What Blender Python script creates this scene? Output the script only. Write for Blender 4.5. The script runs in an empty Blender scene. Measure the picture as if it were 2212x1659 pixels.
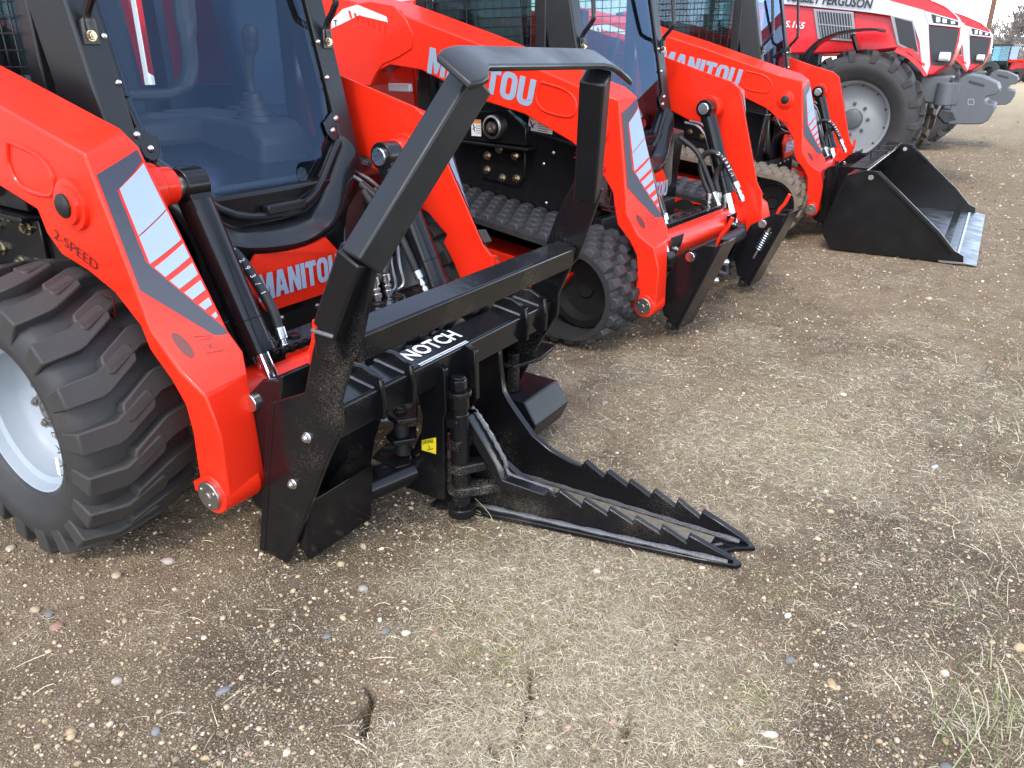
import bpy, bmesh, math, random
import numpy as np
from mathutils import Vector, Matrix
random.seed(7); rng = np.random.default_rng(7)
scene = bpy.context.scene
col = scene.collection

# ------------------------------------------------------------------ camera, world, sun, exposure
F_PX, HOR, VPX, CAM_H = 1661.0, 130.0, 2230.0, 1.30      # focal length / horizon / row vanishing point in a 2212 px wide picture
TILT = math.atan((829.5-HOR)/F_PX)
AZ = math.atan((VPX-1106)/math.hypot(F_PX, 829.5-HOR))
cd = bpy.data.cameras.new('camera'); cam = bpy.data.objects.new('camera', cd); col.objects.link(cam)
cam.location = (0, 0, CAM_H); cam.rotation_euler = (math.pi/2-TILT, 0, AZ)
cd.sensor_width = 36; cd.lens = F_PX/2212*36; cd.clip_start = .05; cd.clip_end = 4000
scene.camera = cam
SUN_EL, SUN_AZ = math.radians(50), math.radians(-78)      # direction towards the sun, azimuth from +X counter-clockwise
w = bpy.data.worlds.new('World'); scene.world = w; w.use_nodes = True
nt = w.node_tree; bg = nt.nodes['Background']
sky = nt.nodes.new('ShaderNodeTexSky'); sky.sky_type = 'NISHITA'; sky.sun_disc = False
sky.sun_elevation = SUN_EL; sky.sun_rotation = math.radians(90)-SUN_AZ
sky.air_density = 1.0; sky.dust_density = 1.5; sky.ozone_density = 1.2
tcw = nt.nodes.new('ShaderNodeTexCoord'); sx_ = nt.nodes.new('ShaderNodeSeparateXYZ'); nt.links.new(tcw.outputs['Generated'], sx_.inputs[0])
cn = nt.nodes.new('ShaderNodeTexNoise'); cn.inputs['Scale'].default_value = 2.2; cn.inputs['Detail'].default_value = 7; cn.inputs['Roughness'].default_value = .55; nt.links.new(tcw.outputs['Generated'], cn.inputs['Vector'])
el = nt.nodes.new('ShaderNodeMapRange'); el.inputs[1].default_value = 0; el.inputs[2].default_value = .11; el.inputs[3].default_value = 1.0; el.inputs[4].default_value = .05; nt.links.new(sx_.outputs['Z'], el.inputs[0])
cl = nt.nodes.new('ShaderNodeMapRange'); cl.inputs[1].default_value = .42; cl.inputs[2].default_value = .68; cl.inputs[3].default_value = 0; cl.inputs[4].default_value = .14; nt.links.new(cn.outputs[0], cl.inputs[0])
mxm = nt.nodes.new('ShaderNodeMath'); mxm.operation = 'MAXIMUM'; nt.links.new(el.outputs[0], mxm.inputs[0]); nt.links.new(cl.outputs[0], mxm.inputs[1])
cm = nt.nodes.new('ShaderNodeMix'); cm.data_type = 'RGBA'; cm.inputs[7].default_value = (21, 21, 21.2, 1); nt.links.new(mxm.outputs[0], cm.inputs[0]); nt.links.new(sky.outputs[0], cm.inputs[6])
nt.links.new(cm.outputs[2], bg.inputs[0])   # thin bright cloud, closing towards the horizon; bg.inputs[1].default_value = .065
sd = bpy.data.lights.new('sun', 'SUN'); sun = bpy.data.objects.new('sun', sd); col.objects.link(sun)
sd.energy = 3.0; sd.angle = math.radians(7); sd.color = (1, .93, .83)
dsun = Vector((math.cos(SUN_AZ)*math.cos(SUN_EL), math.sin(SUN_AZ)*math.cos(SUN_EL), math.sin(SUN_EL)))
sun.rotation_euler = dsun.to_track_quat('Z', 'Y').to_euler()
scene.view_settings.view_transform = 'Standard'; scene.view_settings.look = 'None'
scene.view_settings.exposure = -1.1; scene.view_settings.gamma = 1

# ------------------------------------------------------------------ pixel -> position (a pixel gives a direction; the plane gives the distance)
class Frame:
    """Axes of a machine: X forward, Y across the row, Z up; the camera stands over the origin."""
    def __init__(s, vpx=VPX, o=(0, 0, 0)):
        s.az = math.atan((vpx-1106)/math.hypot(F_PX, 829.5-HOR))
        h = Vector((-math.sin(s.az), math.cos(s.az), 0)); z = Vector((0, 0, 1))
        s.r = Vector((math.cos(s.az), math.sin(s.az), 0))
        s.fw = h*math.cos(TILT)-z*math.sin(TILT); s.up = h*math.sin(TILT)+z*math.cos(TILT)
        s.C = Vector((0, 0, CAM_H)); s.o = Vector(o)
    def ray(s, p): return s.fw*F_PX+s.r*(p[0]-1106)-s.up*(p[1]-829.5)
    def at(s, p, ax, v):                                  # v is local to the machine
        d = s.ray(p); k = (v+s.o[ax]-s.C[ax])/d[ax]; return s.C+d*k-s.o
    def x(s, p, v): return s.at(p, 0, v)
    def y(s, p, v): return s.at(p, 1, v)
    def z(s, p, v): return s.at(p, 2, v)
    def plane(s, p, P0, n):
        d = s.ray(p); P0 = Vector(P0)+s.o; n = Vector(n); k = (P0-s.C).dot(n)/d.dot(n); return s.C+d*k-s.o
    def place(s, root):
        a = -(s.az-AZ); root.rotation_euler = (0, 0, a)
        root.location = Matrix.Rotation(a, 3, 'Z') @ Vector((s.o.x, s.o.y, 0)); root.location.z = s.o.z
G = Frame()

# ------------------------------------------------------------------ materials
def mat(name, c, rough=.5, metal=0., coat=0., spec=.5, noise=0., nscale=20., dust=0., dcol=(.33, .28, .21), bump=0., bscale=60., rvar=0.):
    m = bpy.data.materials.new(name); m.use_nodes = True; t = m.node_tree; b = t.nodes['Principled BSDF']
    b.inputs['Roughness'].default_value = rough; b.inputs['Metallic'].default_value = metal
    b.inputs['Coat Weight'].default_value = coat; b.inputs['Coat Roughness'].default_value = .06
    b.inputs['Specular IOR Level'].default_value = spec
    b.inputs['Base Color'].default_value = (*c, 1)
    tc = t.nodes.new('ShaderNodeTexCoord')
    out = None
    if noise > 0:
        n = t.nodes.new('ShaderNodeTexNoise'); n.inputs['Scale'].default_value = nscale; n.inputs['Detail'].default_value = 6
        t.links.new(tc.outputs['Object'], n.inputs['Vector'])
        mx = t.nodes.new('ShaderNodeMix'); mx.data_type = 'RGBA'
        mx.inputs[6].default_value = (*[v*(1-noise) for v in c], 1); mx.inputs[7].default_value = (*[min(1, v*(1+noise)) for v in c], 1)
        t.links.new(n.outputs[0], mx.inputs[0]); out = mx.outputs[2]
    if dust > 0:
        n1 = t.nodes.new('ShaderNodeTexNoise'); n1.inputs['Scale'].default_value = 5; n1.inputs['Detail'].default_value = 5
        n2 = t.nodes.new('ShaderNodeTexNoise'); n2.inputs['Scale'].default_value = 420; n2.inputs['Detail'].default_value = 3
        for n in (n1, n2): t.links.new(tc.outputs['Object'], n.inputs['Vector'])
        ml = t.nodes.new('ShaderNodeMath'); ml.operation = 'MULTIPLY'; t.links.new(n1.outputs[0], ml.inputs[0]); t.links.new(n2.outputs[0], ml.inputs[1])
        mr = t.nodes.new('ShaderNodeMapRange'); mr.inputs[1].default_value = .31; mr.inputs[2].default_value = .44; mr.inputs[4].default_value = dust
        t.links.new(ml.outputs[0], mr.inputs[0])
        mx = t.nodes.new('ShaderNodeMix'); mx.data_type = 'RGBA'
        t.links.new(mr.outputs[0], mx.inputs[0])
        if out: t.links.new(out, mx.inputs[6])
        else: mx.inputs[6].default_value = (*c, 1)
        mx.inputs[7].default_value = (*dcol, 1); out = mx.outputs[2]
        rm = t.nodes.new('ShaderNodeMapRange'); rm.inputs[3].default_value = rough; rm.inputs[4].default_value = .85
        t.links.new(mr.outputs[0], rm.inputs[0]); t.links.new(rm.outputs[0], b.inputs['Roughness'])
    elif rvar > 0:
        n3 = t.nodes.new('ShaderNodeTexNoise'); n3.inputs['Scale'].default_value = 9; n3.inputs['Detail'].default_value = 7
        t.links.new(tc.outputs['Object'], n3.inputs['Vector'])
        rm = t.nodes.new('ShaderNodeMapRange'); rm.inputs[1].default_value = .3; rm.inputs[2].default_value = .7
        rm.inputs[3].default_value = max(.02, rough-rvar); rm.inputs[4].default_value = rough+rvar
        t.links.new(n3.outputs[0], rm.inputs[0]); t.links.new(rm.outputs[0], b.inputs['Roughness'])
    if out: t.links.new(out, b.inputs['Base Color'])
    if bump > 0:
        nb = t.nodes.new('ShaderNodeTexNoise'); nb.inputs['Scale'].default_value = bscale; nb.inputs['Detail'].default_value = 4
        t.links.new(tc.outputs['Object'], nb.inputs['Vector'])
        bp = t.nodes.new('ShaderNodeBump'); bp.inputs['Strength'].default_value = bump; bp.inputs['Distance'].default_value = .004
        t.links.new(nb.outputs[0], bp.inputs['Height']); t.links.new(bp.outputs[0], b.inputs['Normal'])
    return m
M = {}
M['red'] = mat('red_paint', (.74, .023, .007), .32, coat=.2, spec=.25, rvar=.08, dust=.06, noise=.08, nscale=3, bump=.04, bscale=25)
M['red_t'] = mat('tractor_red', (.55, .008, .014), .3, coat=.15, spec=.35, rvar=.06)
M['black'] = mat('black_gloss_paint', (.006, .006, .007), .16, spec=.32, dust=.2, bump=.09, bscale=45)
M['blackc'] = mat('black_clean_paint', (.007, .007, .008), .2, spec=.32, rvar=.07, bump=.05, bscale=40)
M['satin'] = mat('black_satin_powdercoat', (.010, .011, .012), .36, spec=.4, rvar=.08, bump=.08, bscale=400)
M['plastic'] = mat('black_moulded_plastic', (.009, .010, .012), .24, spec=.4, rvar=.08)
M['dark'] = mat('dark_steel', (.012, .012, .012), .45, spec=.35, rvar=.1, dust=.12)
M['rubber'] = mat('tyre_rubber', (.022, .021, .021), .62, noise=.25, nscale=12, dust=.3, dcol=(.12, .105, .09), bump=.12, bscale=60)
M['rubber_lug'] = mat('tyre_lug_rubber', (.030, .028, .026), .66, noise=.3, nscale=14, dust=.35, dcol=(.16, .135, .11), bump=.12, bscale=80)
M['track'] = mat('track_rubber', (.024, .024, .026), .55, noise=.3, nscale=20, dust=.4, dcol=(.13, .115, .1), bump=.2, bscale=70)
M['mud'] = mat('muddy_rubber', (.15, .12, .088), .9, noise=.45, nscale=14, bump=.4, bscale=40)
M['hose'] = mat('hose_rubber', (.014, .014, .015), .55, bump=.3, bscale=300)
M['cloth'] = mat('hose_sleeve_cloth', (.022, .022, .024), .9, bump=.4, bscale=250, noise=.3)
M['chrome'] = mat('chrome_rod', (.85, .86, .88), .08, metal=1)
M['zinc'] = mat('zinc_fitting', (.62, .63, .62), .28, metal=1, rvar=.1)
M['brass'] = mat('yellow_zinc_bolt', (.5, .43, .3), .3, metal=1, rvar=.1)
M['steel'] = mat('bare_steel', (.26, .265, .27), .38, metal=1, noise=.2, nscale=40, rvar=.12)
M['pin'] = mat('pin_steel', (.38, .36, .33), .38, metal=1, noise=.25, nscale=60)
M['decal_g'] = mat('grey_decal', (.25, .32, .41), .5, spec=.3)
M['decal_n'] = mat('navy_decal', (.025, .029, .045), .35)
M['white'] = mat('white_print', (.8, .8, .8), .45)
M['print_k'] = mat('black_print', (.02, .02, .02), .5)
M['print_r'] = mat('dark_red_print', (.09, .004, .004), .5)
M['yellow'] = mat('yellow_sticker', (.85, .68, .02), .4)
M['orange'] = mat('orange_sticker', (.8, .28, .03), .45)
M['label'] = mat('white_label', (.72, .72, .7), .45)
M['rim'] = mat('light_grey_rim', (.28, .32, .355), .45, dust=.35, dcol=(.4, .33, .25))
M['wgrey'] = mat('cast_grey_paint', (.085, .092, .10), .5, coat=.05, noise=.1, rvar=.08)
M['trwhite'] = mat('tractor_silver_white', (.47, .50, .53), .35, coat=.15)
M['trim'] = mat('grey_trim', (.26, .27, .28), .45)
M['grille'] = mat('dark_grille', (.02, .022, .026), .45, bump=.5, bscale=200)
M['lamp'] = mat('lamp_glass', (.75, .77, .8), .1, spec=.8)
M['wall'] = mat('metal_wall_panel', (.58, .62, .58), .5, noise=.06, nscale=2)
M['pole'] = mat('wooden_pole', (.13, .07, .045), .9, noise=.3, nscale=8)
M['bark'] = mat('grey_bark', (.20, .175, .155), .95, noise=.25, nscale=10)
M['ear'] = mat('dusty_black_paint', (.008, .008, .009), .25, spec=.35, dust=.6, bump=.1)
M['weld'] = mat('weld_bead', (.09, .09, .095), .2, coat=.4, bump=1., bscale=160)
M['seat'] = mat('seat_vinyl', (.04, .041, .047), .5)
M['inner'] = mat('cab_trim', (.055, .058, .065), .6)
def glass(name, tint, rough=.0, alpha=.3):
    m = bpy.data.materials.new(name); m.use_nodes = True; t = m.node_tree
    for n in list(t.nodes): t.nodes.remove(n)
    o = t.nodes.new('ShaderNodeOutputMaterial'); tr = t.nodes.new('ShaderNodeBsdfTransparent'); gl = t.nodes.new('ShaderNodeBsdfGlossy')
    tr.inputs[0].default_value = (*tint, 1); gl.inputs['Roughness'].default_value = rough; gl.inputs[0].default_value = (.5, .68, 1, 1)
    fr = t.nodes.new('ShaderNodeFresnel'); fr.inputs[0].default_value = 1.5
    mr = t.nodes.new('ShaderNodeMapRange'); mr.inputs[3].default_value = alpha; mr.inputs[4].default_value = 1
    t.links.new(fr.outputs[0], mr.inputs[0])
    mx = t.nodes.new('ShaderNodeMixShader'); t.links.new(mr.outputs[0], mx.inputs[0]); t.links.new(tr.outputs[0], mx.inputs[1]); t.links.new(gl.outputs[0], mx.inputs[2])
    t.links.new(mx.outputs[0], o.inputs[0]); return m
M['glass'] = glass('door_glass', (.9, .93, .95), 0, .0)
M['glass_t'] = glass('teal_side_glass', (.6, .82, .77), 0, .0)

# ------------------------------------------------------------------ mesh builder
class MB:
    def __init__(s): s.v = []; s.f = []
    def add(s, vs, fs):
        o = len(s.v); s.v += [tuple(p) for p in vs]; s.f += [tuple(i+o for i in f) for f in fs]; return s
    def box(s, c, d, R=None):
        c = Vector(c); pts = []
        for sx in (-1, 1):
            for sy in (-1, 1):
                for sz in (-1, 1):
                    p = Vector((sx*d[0]/2, sy*d[1]/2, sz*d[2]/2))
                    pts.append(c+(R @ p if R else p))
        return s.add(pts, [(0, 1, 3, 2), (4, 6, 7, 5), (0, 4, 5, 1), (2, 3, 7, 6), (0, 2, 6, 4), (1, 5, 7, 3)])
    def bar(s, a, b, wd, hg, up=(0, 0, 1)):               # box along a-b; wd across, hg along up
        a, b = Vector(a), Vector(b); d = (b-a).normalized(); u = Vector(up); u = (u-d*u.dot(d)).normalized(); r = d.cross(u)
        pts = [q+r*(i*wd/2)+u*(j*hg/2) for q in (a, b) for i, j in ((-1, -1), (1, -1), (1, 1), (-1, 1))]
        return s.add(pts, [(0, 1, 2, 3), (7, 6, 5, 4)]+[(k, k+4, (k+1) % 4+4, (k+1) % 4) for k in range(4)])
    def loft(s, A, B, caps=True):
        n = len(A); fs = [(i, (i+1) % n, (i+1) % n+n, i+n) for i in range(n)]
        if caps: fs += [tuple(range(n))[::-1], tuple(range(n, 2*n))]
        return s.add(list(A)+list(B), fs)
    def prism(s, poly, off):
        off = Vector(off); return s.loft([Vector(p) for p in poly], [Vector(p)+off for p in poly])
    def poly(s, pts): return s.add(pts, [tuple(range(len(pts)))])
    def cyl(s, a, b, r, n=20, r2=None):
        a, b = Vector(a), Vector(b); r2 = r if r2 is None else r2; d = (b-a).normalized()
        u = d.orthogonal().normalized(); q = d.cross(u)
        ring = [u*math.cos(2*math.pi*i/n)+q*math.sin(2*math.pi*i/n) for i in range(n)]
        return s.loft([a+k*r for k in ring], [b+k*r2 for k in ring])
    def tube(s, pts, r, n=10, caps=True):
        P = [Vector(p) for p in pts]; R = r if isinstance(r, (list, tuple)) else [r]*len(P)
        t0 = (P[1]-P[0]).normalized(); u = t0.orthogonal().normalized(); rings = []
        for i, p in enumerate(P):
            t = (P[min(i+1, len(P)-1)]-P[max(i-1, 0)]).normalized()
            u = (u-t*u.dot(t)).normalized(); q = t.cross(u)
            rings.append([p+(u*math.cos(2*math.pi*k/n)+q*math.sin(2*math.pi*k/n))*R[i] for k in range(n)])
        vs = [p for g in rings for p in g]; fs = []
        for i in range(len(P)-1):
            for k in range(n):
                fs.append((i*n+k, i*n+(k+1) % n, (i+1)*n+(k+1) % n, (i+1)*n+k))
        if caps: fs += [tuple(range(n))[::-1], tuple(range((len(P)-1)*n, len(P)*n))]
        return s.add(vs, fs)
    def lathe(s, prof, o, axis=(0, 1, 0), n=48, closed=False):   # prof: (radius, along axis)
        o = Vector(o); ax = Vector(axis).normalized(); u = Vector((0, 0, 1)) if abs(ax.z) < .9 else Vector((1, 0, 0)); q = ax.cross(u); m = len(prof)
        vs = [o+ax*a+(u*math.cos(2*math.pi*k/n)+q*math.sin(2*math.pi*k/n))*r for k in range(n) for r, a in prof]
        fs = []
        for k in range(n):
            for i in range(m if closed else m-1):
                fs.append((k*m+i, k*m+(i+1) % m, ((k+1) % n)*m+(i+1) % m, ((k+1) % n)*m+i))
        return s.add(vs, fs)
    def dome(s, c, ax, r, h, n=12):
        ax = Vector(ax).normalized(); prof = [(r, 0), (r*.92, h*.5), (r*.6, h*.88), (r*.01, h)]
        return s.lathe(prof, c, ax, n)
    def hexbolt(s, c, ax, r, h):
        c = Vector(c); ax = Vector(ax).normalized()
        s.cyl(c, c+ax*h*.25, r*1.35, 14); s.cyl(c+ax*h*.25, c+ax*h, r, 6); s.cyl(c+ax*h, c+ax*h*1.3, r*.55, 10); return s
    def mesh(s, name, ang=35):
        me = bpy.data.meshes.new(name); me.from_pydata(s.v, [], s.f); me.update()
        b = bmesh.new(); b.from_mesh(me); bmesh.ops.recalc_face_normals(b, faces=b.faces); b.to_mesh(me); b.free()
        me.polygons.foreach_set('use_smooth', [True]*len(me.polygons)); me.set_sharp_from_angle(angle=math.radians(ang)); return me
    def build(s, name, m, parent=None, bevel=0., seg=2, ang=35):
        me = s.mesh(name, ang); me.materials.append(M[m] if isinstance(m, str) else m)
        o = bpy.data.objects.new(name, me); col.objects.link(o); o.parent = parent
        if bevel:
            bv = o.modifiers.new('bevel', 'BEVEL'); bv.width = bevel; bv.segments = seg; bv.limit_method = 'ANGLE'; bv.angle_limit = math.radians(32); bv.harden_normals = False
        return o
def face_to(o, d):
    if o.data.polygons[0].normal.dot(Vector(d)) < 0: o.data.flip_normals()
    return o
def tag(o, label, cat, group=None, kind=None):
    o['label'] = label; o['category'] = cat
    if group: o['group'] = group
    if kind: o['kind'] = kind
    return o
def thing(name, label, cat, loc=(0, 0, 0), group=None):
    o = bpy.data.objects.new(name, None); col.objects.link(o); o.location = loc; o.empty_display_size = .1
    return tag(o, label, cat, group)
def copy_of(o, parent, mtx=None):
    c = o.copy(); col.objects.link(c); c.parent = parent
    if mtx is not None: c.matrix_basis = mtx
    return c
def smooth_path(pts, k=6):                                # Catmull-Rom
    P = [Vector(p) for p in pts]; P = [P[0]*2-P[1]]+P+[P[-1]*2-P[-2]]; out = []
    for i in range(1, len(P)-2):
        for j in range(k):
            t = j/k; a, b, c, d = P[i-1], P[i], P[i+1], P[i+2]
            out.append(.5*((2*b)+(c-a)*t+(2*a-5*b+4*c-d)*t*t+(3*b-a-3*c+d)*t**3))
    return out+[P[-2]]

# ------------------------------------------------------------------ lettering
def oval(cx, cy, rx, ry, a0, a1, n=8): return [(cx+rx*math.cos(math.radians(a0+(a1-a0)*i/n)), cy+ry*math.sin(math.radians(a0+(a1-a0)*i/n))) for i in range(n+1)]
LET = {  # heavy block capitals, height 1: (width, polygons)
 'M': (1.0, [[(0, 0), (0, 1), (.34, 1), (.5, .5), (.66, 1), (1, 1), (1, 0), (.73, 0), (.73, .55), (.58, .06), (.42, .06), (.27, .55), (.27, 0)]]),
 'A': (.86, [[(0, 0), (.25, 1), (.43, 1), (.43, .72), (.365, .4), (.43, .4), (.43, .19), (.325, .19), (.285, 0)], [(.86, 0), (.61, 1), (.43, 1), (.43, .72), (.495, .4), (.43, .4), (.43, .19), (.535, .19), (.575, 0)]]),
 'N': (.8, [[(0, 0), (0, 1), (.29, 1), (.53, .46), (.53, 1), (.8, 1), (.8, 0), (.52, 0), (.27, .54), (.27, 0)]]),
 'I': (.28, [[(0, 0), (0, 1), (.28, 1), (.28, 0)]]),
 'T': (.72, [[(0, .77), (0, 1), (.72, 1), (.72, .77), (.5, .77), (.5, 0), (.22, 0), (.22, .77)]]),
 'O': (.8, [[(.4, 1)]+oval(.3, .7, .3, .3, 90, 180, 5)+oval(.3, .3, .3, .3, 180, 270, 5)+[(.4, 0), (.4, .2)]+oval(.36, .3, .08, .1, 270, 180, 3)+oval(.36, .7, .08, .1, 180, 90, 3)+[(.4, .8)],
            [(.4, 1)]+oval(.5, .7, .3, .3, 90, 0, 5)+oval(.5, .3, .3, .3, 0, -90, 5)+[(.4, 0), (.4, .2)]+oval(.44, .3, .08, .1, -90, 0, 3)+oval(.44, .7, .08, .1, 0, 90, 3)+[(.4, .8)]]),
 'U': (.8, [[(0, 1), (.28, 1), (.28, .3)]+oval(.4, .3, .12, .1, 180, 360, 5)+[(.52, 1), (.8, 1), (.8, .28)]+oval(.5, .3, .3, .3, 0, -90, 5)+oval(.3, .3, .3, .3, 270, 180, 5)]),
}
def block_text(txt, O, ex, ey, h, name, m, parent, gap=.06, squash=1.):
    """letters as flat prints; O lower-left corner, ex / ey unit directions, h letter height"""
    O, ex, ey = Vector(O), Vector(ex).normalized(), Vector(ey).normalized(); mb = MB(); x = 0
    for ch in txt:
        wd, polys = LET[ch]
        for pl in polys: mb.poly([O+ex*((x+px)*h*squash)+ey*(py*h) for px, py in pl])
        x += wd+gap
    return mb.build(name, m, parent)
def font_text(txt, O, ex, ey, h, name, m, parent, bold=0., width=1., shear=0.):
    cu = bpy.data.curves.new(name, 'FONT'); cu.body = txt; cu.size = 1; cu.offset = bold; cu.resolution_u = 3; cu.shear = shear
    ob = bpy.data.objects.new(name, cu); col.objects.link(ob)
    dg = bpy.context.evaluated_depsgraph_get(); me = bpy.data.meshes.new_from_object(ob.evaluated_get(dg))
    bpy.data.objects.remove(ob); bpy.data.curves.remove(cu)
    O, ex, ey = Vector(O), Vector(ex).normalized(), Vector(ey).normalized(); k = h/.7
    for v in me.vertices:
        p = O+ex*(v.co.x*k*width)+ey*(v.co.y*k); v.co = p
    me.materials.clear(); me.materials.append(M[m]); o = bpy.data.objects.new(name, me); col.objects.link(o); o.parent = parent
    return o

# ------------------------------------------------------------------ ground
def vnoise(x, y, sc, seed):
    x = np.asarray(x)*sc; y = np.asarray(y)*sc; xi = np.floor(x).astype(np.int64); yi = np.floor(y).astype(np.int64); fx = x-xi; fy = y-yi
    def h(a, b):
        n = (a*374761393+b*668265263+seed*69069) & 0xffffffff; n = ((n ^ (n >> 13))*1274126177) & 0xffffffff
        return ((n ^ (n >> 16)) & 0xffff)/65535.
    u = fx*fx*(3-2*fx); v = fy*fy*(3-2*fy)
    return (h(xi, yi)*(1-u)+h(xi+1, yi)*u)*(1-v)+(h(xi, yi+1)*(1-u)+h(xi+1, yi+1)*u)*v
def fbm(x, y, sc, seed, o=4): return sum(vnoise(x, y, sc*2**i, seed+i)*.5**(i+1) for i in range(o))/(1-.5**o)
# where the lawn thatch, moss, damp soil and painted shade under the machines lie: (pixel on the ground, thatch, moss, darkness)
CTRL = [((200, 1500), 0, 0, .45), ((100, 1300), 0, 0, .15), ((400, 1300), 0, 0, .5), ((500, 1560), .05, 0, .5), ((700, 1300), .05, 0, .35), ((640, 1500), .12, .05, .45), ((780, 1150), 0, 0, .75), ((560, 1180), 0, 0, .6), ((900, 1130), .1, .1, .7), ((250, 1250), 0, 0, .2),
        ((850, 1400), .55, .55, .25), ((900, 1230), .8, .3, .05), ((1150, 1300), .85, .45, .05), ((1050, 1500), .6, .6, .35), ((1350, 1400), .9, .3, .1), ((1300, 1600), .6, .5, .4), ((1500, 1500), .75, .5, .3), ((1700, 1400), .65, .25, .5), ((1900, 1350), .4, .1, .75), ((1900, 1550), .3, .2, .7), ((2050, 1250), .35, .1, .8), ((2150, 1400), .35, .1, .7), ((1750, 1600), .45, .3, .55),
        ((1700, 1100), .85, .15, .15), ((1500, 1000), .9, .15, .1), ((1400, 850), .8, .2, .15), ((1700, 880), .75, .15, .25), ((2000, 1000), .7, .05, .5), ((2150, 1000), .6, .05, .55), ((1900, 800), .6, .1, .3), ((1600, 750), .35, .05, .3), ((1450, 720), .05, 0, .7), ((1650, 650), .05, 0, .6), ((1250, 850), .6, .25, .2), ((1280, 770), .1, .0, .5), ((1900, 650), .3, 0, .15), ((2150, 700), .4, 0, .3), ((2000, 560), .15, 0, .1), ((2150, 480), .2, 0, .05), ((2000, 450), .1, 0, .1), ((1800, 560), .1, 0, .35), ((100, 1000), 0, 0, .7), ((600, 900), 0, 0, .7), ((1000, 900), .05, 0, .65), ((1300, 600), 0, 0, .6), ((2150, 300), .3, 0, .1), ((2150, 200), .5, 0, .1)]  # high darkness around the coupler plates and under the loaders paints their shade
CP = np.array([[*G.z(p, 0)[:2]] for p, *_ in CTRL]); CV = np.array([c[1:] for c in CTRL], float)
def cover(x, y):
    x = np.asarray(x, float); y = np.asarray(y, float)
    wx = x+(fbm(x, y, 2.2, 31)-.5)*.5; wy = y+(fbm(x, y, 2.2, 57)-.5)*.5
    out = np.zeros((3,)+x.shape); sw = np.zeros_like(x)
    for (px, py), v in zip(CP, CV):
        d2 = ((wx-px)**2+(wy-py)**2)/(.04+.02*(px*px+py*py)); wt = 1/(d2+.05)**1.6; sw += wt
        for k in range(3): out[k] += wt*v[k]
    out /= sw
    n1 = fbm(x, y, 3.1, 5, 5); n2 = fbm(x, y, 4.3, 77, 5); n3 = fbm(x, y, 2.3, 123, 5)
    th = np.clip((out[0]-.12+(n1-.5)*1.3)*1.15, 0, 1); mo = np.clip((out[1]+(n2-.62)*2.2)*1.3, 0, 1); da = np.clip(out[2]+(n3-.5)*1.5, 0, 1)
    return th, mo, da
def hgt(x, y):
    x = np.asarray(x, float); y = np.asarray(y, float); r = np.hypot(x, y)
    near = np.clip(1-(r-4)/14, .25, 1)
    return ((fbm(x, y, 1.3, 11, 3)-.5)*.022+(fbm(x, y, 9, 21, 3)-.5)*.016+(fbm(x, y, 45, 41, 2)-.5)*.006)*near-.006
def axis(lo, hi, fine, far):
    a = list(np.arange(lo, hi, fine)); st = fine; v = hi
    while v < far: v += st; st *= 1.12; a.append(v)
    st = fine; v = lo
    while v > -far: v -= st; st *= 1.12; a.insert(0, v)
    return np.array(a)
CRACKS = [([(780, 1463), (790, 1488), (796, 1508), (788, 1530), (792, 1560), (785, 1598)], .009, .03), ([(796, 1508), (775, 1535), (760, 1548)], .007, .02), ([(1146, 1423), (1148, 1460), (1141, 1503), (1133, 1530), (1131, 1558), (1120, 1600), (1111, 1650)], .008, .028), ([(900, 1518), (950, 1512), (1020, 1520), (1060, 1524), (1090, 1511)], .006, .018), ([(878, 1085), (882, 1110), (875, 1130)], .007, .02),
          ([(1451, 1368), (1462, 1380), (1466, 1405)], .008, .02), ([(1356, 1533), (1362, 1560), (1346, 1580), (1352, 1600)], .009, .025), ([(1060, 1620), (1080, 1600), (1075, 1650)], .008, .02), 
          ([(1783, 696), (1850, 715), (1939, 730), (2024, 755), (2071, 764)], .03, .014), ([(1617, 683), (1660, 692), (1692, 705)], .03, .012), ([(1460, 1000), (1472, 985), (1468, 970)], .01, .02), ([(1800, 880), (1812, 892), (1830, 898)], .01, .016), ([(1600, 1270), (1606, 1250), (1600, 1235)], .008, .015)]
def crack_depth(x, y):
    d = np.zeros_like(x)
    for pl, wd, dp in CRACKS:
        P = [G.z(p, 0) for p in pl]; lo = np.min([[p.x, p.y] for p in P], 0)-.1; hi_ = np.max([[p.x, p.y] for p in P], 0)+.1
        k = (x > lo[0]) & (x < hi_[0]) & (y > lo[1]) & (y < hi_[1])
        if not k.any(): continue
        xx = x[k]+(fbm(x[k], y[k], 30, 91, 2)-.5)*.03; yy = y[k]+(fbm(x[k], y[k], 30, 97, 2)-.5)*.03; best = np.full(xx.shape, 9.)
        tp = np.ones(xx.shape); ns = len(P)-1
        for i_, (a, b) in enumerate(zip(P[:-1], P[1:])):
            dx, dy = b.x-a.x, b.y-a.y; t = np.clip(((xx-a.x)*dx+(yy-a.y)*dy)/(dx*dx+dy*dy), 0, 1); dd = np.hypot(xx-a.x-t*dx, yy-a.y-t*dy); u_ = (i_+t)/ns; tp = np.where(dd < best, np.clip(np.minimum(u_, 1-u_)*4, 0, 1), tp); best = np.minimum(best, dd)
        d[k] = np.maximum(d[k], tp*1.7*dp*np.clip(1-(best/(wd*.62)-.3), 0, 1))
    return d
def densify(a, lo, hi): return np.array(sorted(list(a)+[(p+q)/2 for p, q in zip(a[:-1], a[1:]) if lo < p < hi]))
xs = densify(axis(-2.6, 1.6, .0105, 1500), -1.1, -.4); ys = densify(axis(.3, 4.3, .0105, 1500), .78, 1.3)
X, Y = np.meshgrid(xs, ys, indexing='ij'); Z = hgt(X, Y)-crack_depth(X, Y)
nx, ny = X.shape; idx = np.arange(nx*ny).reshape(nx, ny)
me = bpy.data.meshes.new('ground')
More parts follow.
